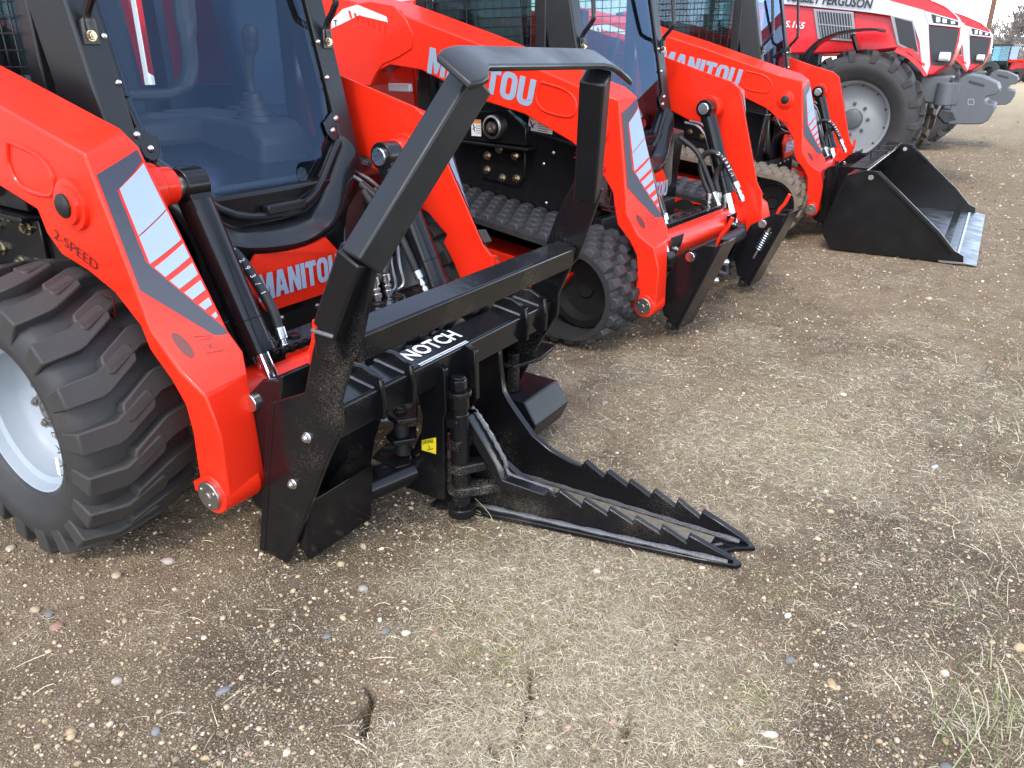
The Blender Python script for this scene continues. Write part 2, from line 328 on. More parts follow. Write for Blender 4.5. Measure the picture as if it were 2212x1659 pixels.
vs = np.stack([X, Y, Z], -1).reshape(-1, 3); q = np.stack([idx[:-1, :-1], idx[1:, :-1], idx[1:, 1:], idx[:-1, 1:]], -1).reshape(-1, 4)
me.vertices.add(len(vs)); me.vertices.foreach_set('co', vs.ravel()); me.loops.add(q.size); me.loops.foreach_set('vertex_index', q.ravel())
me.polygons.add(len(q)); me.polygons.foreach_set('loop_start', np.arange(0, q.size, 4)); me.update(calc_edges=True)
me.polygons.foreach_set('use_smooth', np.ones(len(q), bool))
for nm, arr in zip(('thatch', 'moss', 'damp_shade'), cover(X, Y)):
    a = me.attributes.new(nm, 'FLOAT', 'POINT'); a.data.foreach_set('value', arr.ravel().astype(np.float32))
def ground_mat():
    m = bpy.data.materials.new('gravel_and_thatch'); m.use_nodes = True; t = m.node_tree; L = t.links.new; N = t.nodes.new; b = t.nodes['Principled BSDF']
    b.inputs['Roughness'].default_value = .95; b.inputs['Specular IOR Level'].default_value = .15
    tc = N('ShaderNodeTexCoord')
    def att(n): a = N('ShaderNodeAttribute'); a.attribute_name = n; return a.outputs['Fac']
    def noise(sc, d=5, r=.6): n = N('ShaderNodeTexNoise'); n.inputs['Scale'].default_value = sc; n.inputs['Detail'].default_value = d; n.inputs['Roughness'].default_value = r; L(tc.outputs['Object'], n.inputs['Vector']); return n.outputs[0]
    def mix(f, a, c, mode='MIX'):
        x = N('ShaderNodeMix'); x.data_type = 'RGBA'; x.blend_type = mode
        for s, v in ((0, f), (6, a), (7, c)):
            if hasattr(v, 'is_linked'): L(v, x.inputs[s])
            else: x.inputs[s].default_value = v if s == 0 else (*v, 1)
        return x.outputs[2]
    def rng_(v, a, c, d=0, e=1): x = N('ShaderNodeMapRange'); x.inputs[1].default_value = a; x.inputs[2].default_value = c; x.inputs[3].default_value = d; x.inputs[4].default_value = e; L(v, x.inputs[0]); return x.outputs[0]
    def vor(sc, out='Color', feat='F1'): v = N('ShaderNodeTexVoronoi'); v.feature = feat; v.inputs['Scale'].default_value = sc; L(tc.outputs['Object'], v.inputs['Vector']); return v.outputs[out]
    soil = mix(rng_(noise(7, 8, .7), .3, .7), (0.150, 0.104, 0.065), (0.259, 0.188, 0.116))
    soil = mix(rng_(att('damp_shade'), .2, .9), soil, (0.094, 0.069, 0.046))  # darker soil: damp ground, and shade under the machines put into the colour
    # grains: every small cell gets its own tone
    g1 = vor(190); s1 = N('ShaderNodeSeparateColor'); L(g1, s1.inputs[0])
    grain = mix(s1.outputs[0], (0.125, 0.097, 0.065), (0.448, 0.363, 0.235)); grain = mix(rng_(s1.outputs[1], .8, .9), grain, (0.573, 0.508, 0.393))
    gm = N('ShaderNodeMath'); gm.operation = 'MULTIPLY'; L(rng_(vor(190, 'Distance'), .25, .6, 1, 0), gm.inputs[0]); L(rng_(noise(11, 4), .33, .6, .15, .85), gm.inputs[1])
    c = mix(gm.outputs[0], soil, grain)
    thn = noise(60, 8, .75)
    th = mix(rng_(thn, .35, .65), (0.186, 0.156, 0.102), (0.498, 0.420, 0.294))
    tm = N('ShaderNodeMath'); tm.operation = 'MULTIPLY'; L(att('thatch'), tm.inputs[0]); L(rng_(noise(24, 6, .7), .3, .6, .3, 1), tm.inputs[1])
    c = mix(rng_(tm.outputs[0], .1, .9, 0, .82), c, th)
    mm = N('ShaderNodeMath'); mm.operation = 'MULTIPLY'; L(att('moss'), mm.inputs[0]); L(rng_(noise(16, 6, .7), .4, .62), mm.inputs[1])
    c = mix(rng_(mm.outputs[0], .1, .9, 0, .75), c, mix(noise(50, 4), (0.125, 0.121, 0.033), (0.299, 0.284, 0.098)))
    # far field: tan stubble in faint strips
    geo = N('ShaderNodeNewGeometry'); vl = N('ShaderNodeVectorMath'); vl.operation = 'LENGTH'; L(geo.outputs['Position'], vl.inputs[0])
    c = mix(rng_(vl.outputs['Value'], 12, 45, 0, .9), c, mix(noise(.35, 6, .7), (0.351, 0.279, 0.173), (0.543, 0.442, 0.274)))
    L(c, b.inputs['Base Color'])
    bp = N('ShaderNodeBump'); bp.inputs['Strength'].default_value = .9; bp.inputs['Distance'].default_value = .004; L(vor(190, 'Distance'), bp.inputs['Height']); bp.invert = True
    b2 = N('ShaderNodeBump'); b2.inputs['Strength'].default_value = .8; b2.inputs['Distance'].default_value = .012; L(noise(38, 8, .72), b2.inputs['Height']); L(bp.outputs[0], b2.inputs['Normal'])
    L(b2.outputs[0], b.inputs['Normal']); return m
me.materials.append(ground_mat()); ground = bpy.data.objects.new('ground', me); col.objects.link(ground)
ground['kind'] = 'structure'; ground['label'] = 'gravelly brown yard with pale thatch and moss'; ground['category'] = 'ground'

# ------------------------------------------------------------------ loaders
F1 = Frame(2230, (-1.60, 1.80, 0)); F2 = Frame(2420, (-1.59, 4.05, 0)); F3 = Frame(2185, (-1.114, 7.20, 0))
LEG_O = [(-.058, .334), (.027, .287), (.062, .182), (.057, .04), (.055, -.02), (.02, -.052), (-.03, -.045), (-.055, .0), (-.055, .06), (-.05, .166), (-.06, .24), (-.10, .30), (-.17, .37)]
LEG_I = [(.03, .364), (.036, .30), (.04, .21), (.048, .02), (.048, -.02), (.02, -.052), (-.03, -.045), (-.075, .0), (-.09, .06), (-.10, .166), (-.12, .24), (-.16, .32), (-.21, .40)]
ARM = {
 False: dict(ho=.72, hi=.59,
    top_o=[(-1.9, 1.0), (-1.9, 1.31), (-.62, .944), (-.283, .847)], top_i=[(-1.9, 1.0), (-1.9, 1.355), (-.62, .985), (-.32, .897)],
    fo=((-.280, .840), (-.151, .425)), fi=((-.258, .856), (-.017, .412)),
    under=[(-.19, .43), (-.275, .504), (-.377, .548), (-.487, .577), (-.538, .629), (-.557, .689), (-.722, .737), (-1.5, .86)],
    boss=(-.374, .721), recess=[(-.62, .86), (-.50, .835), (-.44, .79), (-.47, .735), (-.60, .745), (-.64, .80)], speed=((-.505, .622), (.93, -.36)), logo=None),
 True: dict(ho=.78, hi=.65,
    top_o=[(-2.3, 1.0), (-2.3, 1.48), (-1.505, 1.315), (-.983, 1.165), (-.401, .979), (-.198, .930)], top_i=[(-2.3, 1.0), (-2.3, 1.53), (-1.505, 1.365), (-.983, 1.215), (-.401, 1.03), (-.235, .982)],
    fo=((-.195, .922), (-.125, .43)), fi=((-.175, .94), (-.005, .415)),
    under=[(-.19, .44), (-.206, .519), (-.264, .595), (-.313, .639), (-.437, .732), (-.717, .85), (-1.012, .913), (-1.384, 1.046), (-1.613, 1.072), (-1.708, 1.039), (-1.762, .967)],
    boss=(-.30, .80), recess=[(-.62, 1.0), (-.48, .965), (-.42, .91), (-.45, .85), (-.60, .87), (-.65, .93)], speed=((-.43, .665), (.94, -.33)), logo=True),
}
def make_arm(root, vt, s, pz):
    A = ARM[vt]; n = 9
    fo = [tuple(A['fo'][0][k]+(A['fo'][1][k]-A['fo'][0][k])*i/n for k in (0, 1)) for i in range(n+1)]
    fi = [tuple(A['fi'][0][k]+(A['fi'][1][k]-A['fi'][0][k])*i/n for k in (0, 1)) for i in range(n+1)]
    PO = A['top_o']+fo+LEG_O+A['under']; PI = A['top_i']+fi+LEG_I+A['under']
    yo, yi = s*A['ho'], s*A['hi']
    o3 = [Vector((u, yo, pz+v)) for u, v in PO]; i3 = [Vector((u, yi, pz+v)) for u, v in PI]
    arm = MB().loft(o3, i3).build('lift_arm', 'red', root, .006, 3, 30)
    def fp(a, t, off=.0):                                  # point on the front face: a across from the outer edge, t down from the knee
        a0, b0 = Vector((*A['fo'][0], 0)), Vector((*A['fo'][1], 0)); a1, b1 = Vector((*A['fi'][0], 0)), Vector((*A['fi'][1], 0))
        P = a0.lerp(b0, t); Q = a1.lerp(b1, t)
        P = Vector((P.x, yo, pz+P.y)); Q = Vector((Q.x, yi, pz+Q.y)); d = (b0-a0).lerp(b1-a1, a); dn = Vector((d.x, 0, d.y))
        nr = (Q-P).cross(dn).normalized(); nr = nr if nr.x > 0 else -nr
        return P.lerp(Q, a)+nr*off
    def patch(quads, name, m, off):
        mb = MB()
        for (A0, B0, C0, D0) in quads:
            k = 6
            g = [[fp(*[((A0[c]*(1-i/k)+B0[c]*i/k)*(1-j/k)+(D0[c]*(1-i/k)+C0[c]*i/k)*j/k) for c in (0, 1)], off) for j in range(k+1)] for i in range(k+1)]
            for i in range(k):
                for j in range(k): mb.add([g[i][j], g[i+1][j], g[i+1][j+1], g[i][j+1]], [(0, 1, 2, 3)])
        return mb.build(name, m, arm)
    # decal: navy border, grey field breaking into stripes
    patch([[(.07, .10), (.93, .015), (.93, .075), (.30, .20)], [(.07, .10), (.30, .20), (.30, .60), (.07, .76)], [(.07, .76), (.30, .60), (.97, .985), (.97, 1.0)], [(.07, .76), (.97, 1.0), (.97, 1.02), (.80, 1.03)]], 'decal_border', 'decal_n', .0035)
    qs = [[(.345, .195), (.925, .09), (.94, .335), (.345, .455)], [(.345, .462), (.94, .342), (.95, .50), (.345, .615)]]
    for T0, T1 in ((.52, .595), (.625, .69), (.72, .775), (.815, .855), (.895, .92)):
        def left(T): a = (T+.2*.97-.64+.567*.37)/.767; return max(.345, min(.95, a+.015))
        l0, l1 = left(T0), left(T1); qs.append([(l0, T0+.2*(.97-l0)), (.955, T0), (.955, T1), (l1, T1+.2*(.97-l1))])
    patch(qs, 'decal_stripes', 'decal_g', .0045)
    # slot and lifting-point pictogram on the lower plate
    kx = lambda a, t: Vector(fp(a, 1, 0)).lerp(Vector((LEG_O[0][0]*(1-a)+LEG_I[0][0]*a, yo*(1-a)+yi*a, pz+LEG_O[0][1]*(1-a)+LEG_I[0][1]*a)), t)
    nrm = ((kx(1, 0)-kx(0, 0)).cross(kx(.5, 1)-kx(.5, 0))).normalized(); nrm = nrm if nrm.x > 0 else -nrm
    mb = MB(); ring = [kx(.28+.09*math.cos(a), .42+.36*math.sin(a))+nrm*.0025 for a in [k*math.pi/8 for k in range(16)]]
    mb.poly(ring); mb.build('lifting_slot', 'print_r', arm)
    mb = MB()
    for a0, t0, a1, t1 in ((.5, .2, .74, .2), (.5, .75, .74, .75), (.5, .2, .5, .75), (.74, .2, .74, .75), (.55, .3, .69, .3), (.58, .45, .66, .62), (.66, .45, .58, .62)):
        mb.bar(kx(a0, t0)+nrm*.003, kx(a1, t1)+nrm*.003, .0016, .0012, nrm)
    mb.build('pictogram', 'print_k', arm)
    # foot pivot with its steel pin
    mb = MB(); mb.cyl((0, yo-s*.11, pz), (0, yo+s*.012, pz), .056, 32); mb.box((-.055, yo-s*.02, pz+.0), (.05, .05, .032)); mb.build('foot_pivot', 'red', arm, .004)
    mb = MB(); mb.cyl((0, yo, pz), (0, yo+s*.022, pz), .041, 32); mb.cyl((0, yo, pz), (0, yo+s*.026, pz), .012, 6)
    for k in range(3): a = k*2.1+.5; mb.cyl((.028*math.cos(a), yo, pz+.028*math.sin(a)), (.028*math.cos(a), yo+s*.025, pz+.028*math.sin(a)), .006, 10)
    mb.build('pivot_pin', 'pin', arm, .002)
    bu, bv = A['boss']; mb = MB(); mb.lathe([(.066, 0), (.064, .012), (.05, .014), (.048, .024), (.03, .026)], (bu, yo, pz+bv), (0, s, 0), 36); mb.build('cylinder_boss', 'red', arm)
    MB().lathe([(.031, .018), (.03, .032), (.024, .036), (.001, .037)], (bu, yo, pz+bv), (0, s, 0), 28).build('boss_cap', 'dark', arm)
    # pressed recess outline
    pts = smooth_path([(u, yo+s*.001, pz+v) for u, v in A['recess']+A['recess'][:1]], 4); MB().tube(pts, .0065, 8).build('pressed_recess', 'red', arm)
    (su, sv), d = A['speed']
    if s < 0: font_text('2-SPEED', (su, yo+s*.0025, pz+sv), (d[0], 0, d[1]), (-d[1], 0, d[0]), .028, 'speed_mark', 'print_r', arm, .004, 1.35)
    mb = MB(); q0 = (su+.17, sv-.13)
    for a, b in (((0, 0), (.05, .0)), ((.05, 0), (.04, -.06)), ((.04, -.06), (0, 0)), ((-.01, -.08), (.08, -.085)), ((0, -.10), (.07, -.105))):
        mb.bar((q0[0]+a[0], yo+s*.001, pz+q0[1]+a[1]), (q0[0]+b[0], yo+s*.001, pz+q0[1]+b[1]), .003, .003, (0, 1, 0))
    if s < 0: mb.build('bucket_pictogram', 'print_r', arm)
    if A['logo'] and s < 0:
        a = F2.y((922, 157), -.783); b = F2.y((1148, 233), -.783); dz = .205-pz; d = b-a; off = Vector((0, 0, -dz)); h = d.length/(5.26+6*.06)/.98; e = Vector((d.x, 0, d.z)).normalized(); block_text('MANITOU', a+off, e, (-e.z, 0, e.x), h*1.02, 'maker_lettering', 'decal_g', arm, squash=.96)
    if vt and s < 0:                                       # heavy rear plate over the arm, with the tail decal
        hp = [F2.y(p, -.785) for p in [(690, 40), (712, 34), (760, 8), (800, 2), (850, 12), (876, 40), (893, 75), (889, 106), (858, 126), (826, 140), (812, 160), (800, 186), (700, 186)]]
        MB().loft(hp, [p+Vector((0, .03, 0)) for p in hp]).build('rear_plate', 'red', arm, .006, 3)
        mb = MB(); mb.prism([F2.y(p, -.787) for p in [(716, 45), (740, 20), (772, 10), (835, 36), (838, 48), (775, 33), (738, 52), (716, 62)]], (0, -.001, 0)); mb.build('tail_decal', 'label', arm)
        mb = MB()
        for k in range(7): a = 752+k*12; mb.prism([F2.y(p, -.789) for p in [(a, 22+.42*(a-752)), (a+5, 24+.42*(a-752)), (a+9, 40+.42*(a-752)), (a+4, 38+.42*(a-752))]], (0, -.001, 0))
        mb.build('tail_stripes', 'red', arm)
        font_text('T', F2.y((722, 56), -.79), (1, 0, 0), (0, 0, 1), .03, 'tail_letter', 'print_k', arm, .03)
    return arm
def bellows_hose(pts, r, root, name='hydraulic_hose', k=6):
    h = MB().tube(smooth_path(pts, k), r, 12).build(name, 'hose', root); return h
def fitting(a, b, r, parent):                              # crimp sleeve, swivel nut and stem along a-b
    a, b = Vector(a), Vector(b); d = b-a; mb = MB()
    mb.cyl(a, a+d*.32, r*1.25, 16); mb.cyl(a+d*.32, a+d*.46, r*.75, 14); mb.cyl(a+d*.46, a+d*.6, r*1.1, 6); mb.cyl(a+d*.6, a+d*.68, r*.7, 12); mb.cyl(a+d*.68, a+d*.88, r*1.15, 6); mb.cyl(a+d*.88, b, r*.8, 12)
    return mb.build('hose_fitting', 'zinc', parent, .001)
def tilt_cylinder(root, s, top, bot, y):
    T, B = Vector((top[0], y, top[1])), Vector((bot[0], y, bot[1])); d = (B-T).normalized()
    c = MB(); c.cyl(T+d*.05, T+d*.48, .046, 28); c.cyl(T+d*.475, T+d*.505, .05, 28); c.cyl(T+d*.4, T+d*.405, .0475, 28)
    body = c.build('tilt_cylinder', 'blackc', root, .003)
    e = MB(); e.cyl(T-Vector((0, .036, 0)), T+Vector((0, .036, 0)), .05, 28); e.bar(T, T+d*.08, .07, .07, (0, 1, 0)); e.build('cylinder_eye', 'blackc', body, .004)
    e = MB(); e.cyl(T-Vector((0, .05, 0)), T+Vector((0, .05, 0)), .032, 24); e.build('cylinder_pin', 'zinc', body, .003)
    MB().cyl(T+d*.5, B, .025, 24).build('piston_rod', 'chrome', body)
    e = MB(); e.cyl(B-Vector((0, .04, 0)), B+Vector((0, .04, 0)), .038, 24); e.build('rod_eye', 'dark', body, .003)
    e = MB(); e.cyl((T.x-.01, s*.62, T.z+.004), (T.x-.01, y+s*.05, T.z+.004), .058, 28, .05); e.cyl((T.x-.01, s*.56, T.z+.004), (T.x-.01, s*.52, T.z+.004), .066, 28); e.build('arm_boss', 'red', body, .004)
    return body
GX = lambda z: -.50-.235*(z-.86)                           # rake of the door glass
def make_cab(root, wide=0.):
    fr = MB().bar((GX(2.0)-.05, -.49, 2.005), (GX(2.0)-.05, .49, 2.005), .1, .05).build('cab_frame', 'satin', root, .008, 3)
    for s in (-1, 1):                                      # front posts
        cab = MB(); sec = lambda z: [Vector((GX(z)+.012, s*.40, z)), Vector((GX(z)+.012, s*.488, z)), Vector((GX(z)-.15, s*.505, z)), Vector((GX(z)-.15, s*.44, z))]
        cab.loft(sec(.845), sec(1.98)).build('front_post', 'satin', fr, .008, 3)
    c = MB(); c.box((-1.15, 0, 2.05), (1.1, 1.06, .07)); c.build('cab_roof', 'satin', fr, .02)
    c = MB()
    for s in (-1, 1):
        for xx, ww in ((-.82, .07), (-1.62, .09)): c.box((xx, s*.48, 1.45), (ww, .05, 1.15))
        c.box((-1.2, s*.48, .90), (.8, .05, .10)); c.box((-1.2, s*.478, 1.98), (.8, .05, .08))
    c.box((-1.66, 0, 1.0), (.05, 1.0, .4)); c.box((-1.66, 0, 1.97), (.05, 1.0, .12)); c.build('side_posts', 'satin', fr, .006)
    for s in (-1, 1):                                      # window screens
        mb = MB()
        for k in range(22): z = .97+k*.0445; mb.tube([(-.84, s*.515, z), (-1.60, s*.515, z)], .0026, 5)
        for k in range(13): x = -.87-k*.06; mb.tube([(x, s*.513, .95), (x, s*.513, 1.94)], .0026, 5)
        mb.build('window_screen', 'satin', fr)
        face_to(MB().poly([(-.85, s*.475, .95), (-1.59, s*.475, .95), (-1.59, s*.475, 1.95), (-.85, s*.475, 1.95)]).build('side_window', 'glass_t', fr), (0, s, 0))
    # door: glass, black frame and seal
    gp = [(-.148, .856), (.148, .856), (.362, 1.03), (.388, 1.2), (.385, 1.96), (-.385, 1.96), (-.388, 1.2), (-.362, 1.03)]
    P = [Vector((GX(z), y, z)) for y, z in gp]
    door = face_to(MB().poly(P).build('door_glass', 'glass', root), (1, 0, 0))
    mb = MB()
    for i in range(len(P)):
        a, b = P[i], P[(i+1) % len(P)]; mb.bar(a+Vector((-.012, 0, 0)), b+Vector((-.012, 0, 0)), .026, .02, (1, 0, 0))
    mb.build('door_frame', 'plastic', door, .004)
    mb = MB(); low = [P[6], P[7], P[0], P[1], P[2], P[3]]; cen = Vector((GX(1.1), 0, 1.15))
    low2 = [p+(p-cen)*.055+Vector((.022, 0, 0)) for p in low]; mb.tube(smooth_path(low2[1:5], 5), .014, 10); mb.build('door_seal', 'plastic', door)
    mb = MB(); mb.poly([Vector((GX(z)-.02, y, z)) for y, z in ((-.23, .925), (.235, .925), (.15, .865), (-.15, .865))]); mb.build('lower_pane_mask', 'plastic', door)
    mb = MB(); mb.bar((GX(.84)+.03, -.04, .838), (GX(.84)+.03, .13, .838), .03, .03); mb.bar((GX(.82)+.02, .02, .815), (GX(.82)+.02, .12, .815), .03, .02); mb.build('door_latch', 'plastic', door, .004)
    for s in (-1, 1):
        for y, z in ((.375, 1.06), (.405, 1.10)): MB().dome((GX(z)+.012, s*y, z), (1, 0, .2), .012, .009).build('door_bolt', 'zinc', door)
        for z in (1.24, 1.36): MB().dome((GX(z)+.012, s*.41, z), (1, 0, .2), .010, .008).build('door_bolt', 'zinc', door)
        MB().prism([(GX(z)+.006, s*y, z) for y, z in ((.34, 1.09), (.395, 1.125), (.41, 1.11), (.40, 1.04), (.37, 1.02), (.345, 1.05))], (.006, 0, 0)).build('hinge_plate', 'plastic', door, .002)
    # grab handles
    for s in (-1, 1):
        mb = MB(); z0 = 1.37; b = GX(z0)+.012
        mb.tube(smooth_path([(b+.012, s*.452, z0+.005), (b+.014, s*.452, z0+.05), (b+.055, s*.45, z0+.10), (b+.066, s*.45, z0+.16), (b+.02, s*.45, z0+.48)], 6), .0115, 10)
        mb.prism([(b, s*.452+dy, z0+dz) for dy, dz in ((-.024, -.03), (.024, -.03), (.022, .03), (0, .05), (-.022, .03))], (.012, 0, 0)); h = mb.build('grab_handle', 'plastic', root, .002)
        mb = MB(); mb.hexbolt((b+.012, s*.452, z0-.008), (1, 0, 0), .011, .012); mb.build('handle_bolt', 'brass', h)
    # moulded nose under the door: three ledges stepping out to the name panel
    def hexa(x, k, zc, zt, zb, wt, wm, wb): return [Vector((x, -wm, zc)), Vector((x, -wb, zb)), Vector((x, wb, zb)), Vector((x, wm, zc)), Vector((x, wt, zt)), Vector((x, -wt, zt))]
    nose = MB()
    rings = [[(GX(1.05)-.02, -.40, 1.06), (-.52, -.17, .81), (-.52, .17, .81), (GX(1.05)-.02, .40, 1.06)],
             [(-.50, -.42, 1.03), (-.46, -.185, .795), (-.46, .185, .795), (-.50, .42, 1.03)],
             [(-.475, -.435, .985), (-.44, -.20, .775), (-.44, .20, .775), (-.475, .435, .985)],
             [(-.465, -.40, .90), (-.415, -.205, .755), (-.415, .205, .755), (-.465, .40, .90)],
             [(-.455, -.34, .80), (-.405, -.20, .745), (-.405, .20, .745), (-.455, .34, .80)],
             [(-.475, -.31, .66), (-.45, -.19, .722), (-.45, .19, .722), (-.475, .31, .66)],
             [(-.49, -.30, .58), (-.47, -.23, .56), (-.47, .23, .56), (-.49, .30, .58)],
             [(-.50, -.30, .50), (-.47, -.22, .50), (-.47, .22, .50), (-.50, .30, .50)]]
    def curve(r):                                          # soft bow between the corner points
        a, b, c, d = [Vector(p) for p in r]; out = [a, a.lerp(b, .5)+Vector((.006, 0, -.004)), b]
        out += [b.lerp(c, t)+Vector((.035*math.sin(math.pi*t), 0, -.018*math.sin(math.pi*t))) for t in (.15, .3, .5, .7, .85)]
        return out+[c, c.lerp(d, .5)+Vector((.006, 0, -.004)), d]
    R = [curve(r) for r in rings]; n = len(R[0]); vs = [p for r in R for p in r]
    nose.add(vs, [(i*n+k, i*n+k+1, (i+1)*n+k+1, (i+1)*n+k) for i in range(len(R)-1) for k in range(n-1)])
    nose = nose.build('nose_moulding', 'plastic', root, 0, 2, 50); sb = nose.modifiers.new('soft', 'SUBSURF'); sb.levels = 1; sb.render_levels = 2
    xx = -.400; pts = [(.155, .722), (.222, .650), (.150, .526)]
    mb = MB(); up = [(xx+.035*(1-(y/.16)**2)*.5, y, .722-.012*(1-(y/.16)**2)) for y in np.linspace(-.155, .155, 9)]
    mb.loft([Vector(p) for p in up]+[Vector((xx, .222, .650)), Vector((xx+.012, .150, .526)), Vector((xx+.012, -.150, .526)), Vector((xx, -.222, .650))], [Vector(p)-Vector((.012, 0, 0)) for p in up]+[Vector((xx-.012, .222, .650)), Vector((xx, .150, .526)), Vector((xx, -.150, .526)), Vector((xx-.012, -.222, .650))])
    pan = mb.build('name_panel', 'red', root)
    block_text('MANITOU', (xx+.0225, -.186, .572), (0, 1, 0), (0, 0, 1), .088, 'panel_lettering', 'decal_g', pan, squash=.76)
    # side skirts between posts and nose
    for s in (-1, 1):
        mb = MB(); mb.loft([Vector((-.50, s*.36, .84)), Vector((-.48, s*.46, .86)), Vector((-.47, s*.45, .60)), Vector((-.46, s*.30, .52))], [Vector((-.62, s*.38, .84)), Vector((-.62, s*.50, .86)), Vector((-.62, s*.50, .55)), Vector((-.62, s*.30, .5))]); mb.build('side_skirt', 'plastic', root, .012, 3)
    # inside: floor, seat, armrest bar, control pods, stick with gaiter, speaker panel
    MB().box((-1.1, 0, .80), (1.05, .9, .03)).build('cab_floor', 'dark', root)
    mb = MB(); mb.box((-1.25, 0, 1.05), (.42, .46, .12)); mb.box((-1.48, 0, 1.38), (.13, .46, .66), Matrix.Rotation(-.15, 3, 'Y')); mb.box((-1.25, 0, .9), (.36, .36, .2)); mb.build('seat', 'seat', root, .04, 4)
    for s in (-1, 1):
        pod = MB(); pod.prism([(-.72, s*.20, 1.03), (-.78, s*.20, 1.09), (-1.3, s*.20, 1.12), (-1.3, s*.20, .85), (-.74, s*.20, .88)], (0, s*.24, 0)); pod = pod.build('control_pod', 'inner', root, .02, 3)
        mb = MB(); x, y = -.86, s*.30
        mb.lathe([(.085, 0), (.08, .02), (.066, .022), (.064, .045), (.05, .047), (.048, .07), (.036, .072), (.034, .1), (.02, .105)], (x, y, 1.085), (0, 0, 1), 20); mb.build('stick_gaiter', 'seat', pod)
        mb = MB(); mb.tube(smooth_path([(x, y, 1.17), (x, y-.005, 1.26), (x+.02, y, 1.34), (x+.03, y, 1.40)], 5), [.016]*5+[.02]*5+[.028]*3+[.031]*3, 12); mb.dome((x+.03, y, 1.395), (.1, 0, 1), .031, .03); mb.build('control_stick', 'seat', pod)
    mb = MB(); mb.tube(smooth_path([(-1.05, -.30, 1.20), (-.98, -.10, 1.19), (-.93, .03, 1.20), (-.92, .09, 1.27), (-.96, .13, 1.40), (-.97, .15, 1.56)], 6), [.02]*14+[.028]*10+[.036]*7, 10); mb.build('restraint_bar', 'seat', root)
    mb = MB(); mb.prism([(-1.58, -.42, 1.1), (-1.58, -.42, 1.9), (-1.52, -.10, 1.9), (-1.50, -.12, 1.1)], (-.03, 0, 0)); sp = mb.build('speaker_panel', 'inner', root, .01)
    mb = MB(); mb.lathe([(.075, 0), (.075, .012), (.066, .014), (.06, .006), (.001, .006)], (-1.535, -.27, 1.45), (1, -.1, 0), 28); mb.build('loudspeaker', 'seat', sp)
    mb = MB(); mb.box((-1.2, -.33, 1.22), (.03, .12, .07)); mb.build('radio', 'trim', root, .004)
    return fr
def make_chassis(root, vt):
    hw = .60 if vt else .575; mb = MB()
    mb.prism([(-.52, -hw, .34), (-.48, -hw, .90), (-1.1, -hw, 1.02), (-2.5, -hw, 1.05), (-2.9, -hw, .9), (-2.9, -hw, .30), (-.8, -hw, .26)], (0, 2*hw, 0)); ch = mb.build('chassis', 'blackc', root, .01)
    mb = MB(); mb.prism([(-1.72, -.46, 1.0), (-1.72, -.46, 1.62), (-2.5, -.46, 1.58), (-2.95, -.46, 1.42), (-2.95, -.46, .9)], (0, .92, 0)); mb.build('engine_hood', 'red', root, .03, 3)
    for s in (-1, 1):
        br = MB(); y = s*hw
        br.prism([(-1.27, y, .90), (-1.27, y, .98), (-1.1, y, 1.05), (-.93, y, 1.06), (-.80, y, .98), (-.80, y, .89)], (0, s*.05, 0)); br = br.build('axle_bracket', 'blackc', ch, .004)
        mb = MB(); mb.bar((-1.28, y+s*.045, .895), (-.76, y+s*.045, .875), .10, .014); mb.build('bracket_ledge', 'blackc', ch, .003)
        mb = MB(); mb.lathe([(.062, 0), (.06, .03), (.05, .035), (.048, .02)], (-1.0, y+s*.05, .975), (0, s, 0), 30); mb.lathe([(.03, .0), (.03, .03), (.024, .04), (.012, .04), (.01, .03), (.001, .03)], (-1.0, y+s*.055, .975), (0, s, 0), 20); mb.build('bracket_pivot', 'pin', ch)
        mb = MB(); mb.prism([(-1.15, y, .86), (-.83, y, .86), (-.83, y, .72), (-.88, y, .67), (-1.12, y, .70)], (0, s*.014, 0)); mb.build('bolt_plate', 'blackc', ch, .003)
        for bx, bz in ((-1.08, .82), (-1.085, .745), (-.98, .71), (-.895, .83), (-.885, .715), (-1.0, .86)): MB().hexbolt((bx, y+s*.014, bz), (0, s, 0), .017, .018).build('bracket_bolt', 'brass', ch)
        for bx, bz in ((-.72, .80), (-.66, .86), (-.70, .60), (-1.3, .62), (-.62, .50)): MB().dome((bx, y, bz), (0, s, 0), .009, .006).build('panel_rivet', 'zinc', ch)
    if vt:
        y = -hw-.052
        MB().box((-1.125, y, .965), (.066, .002, .085)).build('warning_label', 'label', ch); MB().box((-1.125, y-.0015, .998), (.066, .002, .018)).build('warning_header', 'orange', ch)
        mb = MB()
        for k in range(4): mb.box((-1.11, y-.0015, .975-k*.012), (.03, .001, .003))
        mb.bar((-1.145, y-.0015, .985), (-1.135, y-.0015, .945), .006, .001, (0, 1, 0)); mb.bar((-1.15, y-.0015, .955), (-1.13, y-.0015, .97), .005, .001, (0, 1, 0)); mb.build('warning_print', 'print_k', ch)
        y = -hw-.003; MB().box((-.74, y, 1.00), (.15, .003, .085), Matrix.Rotation(.1, 3, 'Y')).build('warning_plate', 'label', ch); MB().box((-.738, y-.002, 1.030), (.148, .002, .024), Matrix.Rotation(.1, 3, 'Y')).build('warning_band', 'orange', ch)
        font_text('WARNING', (-.775, y-.0045, 1.026), (1, 0, -.1), (.1, 0, 1), .014, 'warning_word', 'print_k', ch, .01)
        mb = MB()
        for k in range(5): mb.box((-.725, y-.0025, 1.008-k*.011), (.06, .001, .003), Matrix.Rotation(.1, 3, 'Y'))
        mb.bar((-.805, y-.0025, 1.01), (-.785, y-.0025, .975), .008, .001, (0, 1, 0)); mb.bar((-.80, y-.0025, .98), (-.775, y-.0025, 1.0), .006, .001, (0, 1, 0)); mb.build('warning_text_lines', 'print_k', ch)
        mb = MB(); mb.box((-1.72, -.60, 1.155), (.17, .03, .045)); mb.build('marker_lamp', 'lamp', ch, .008)
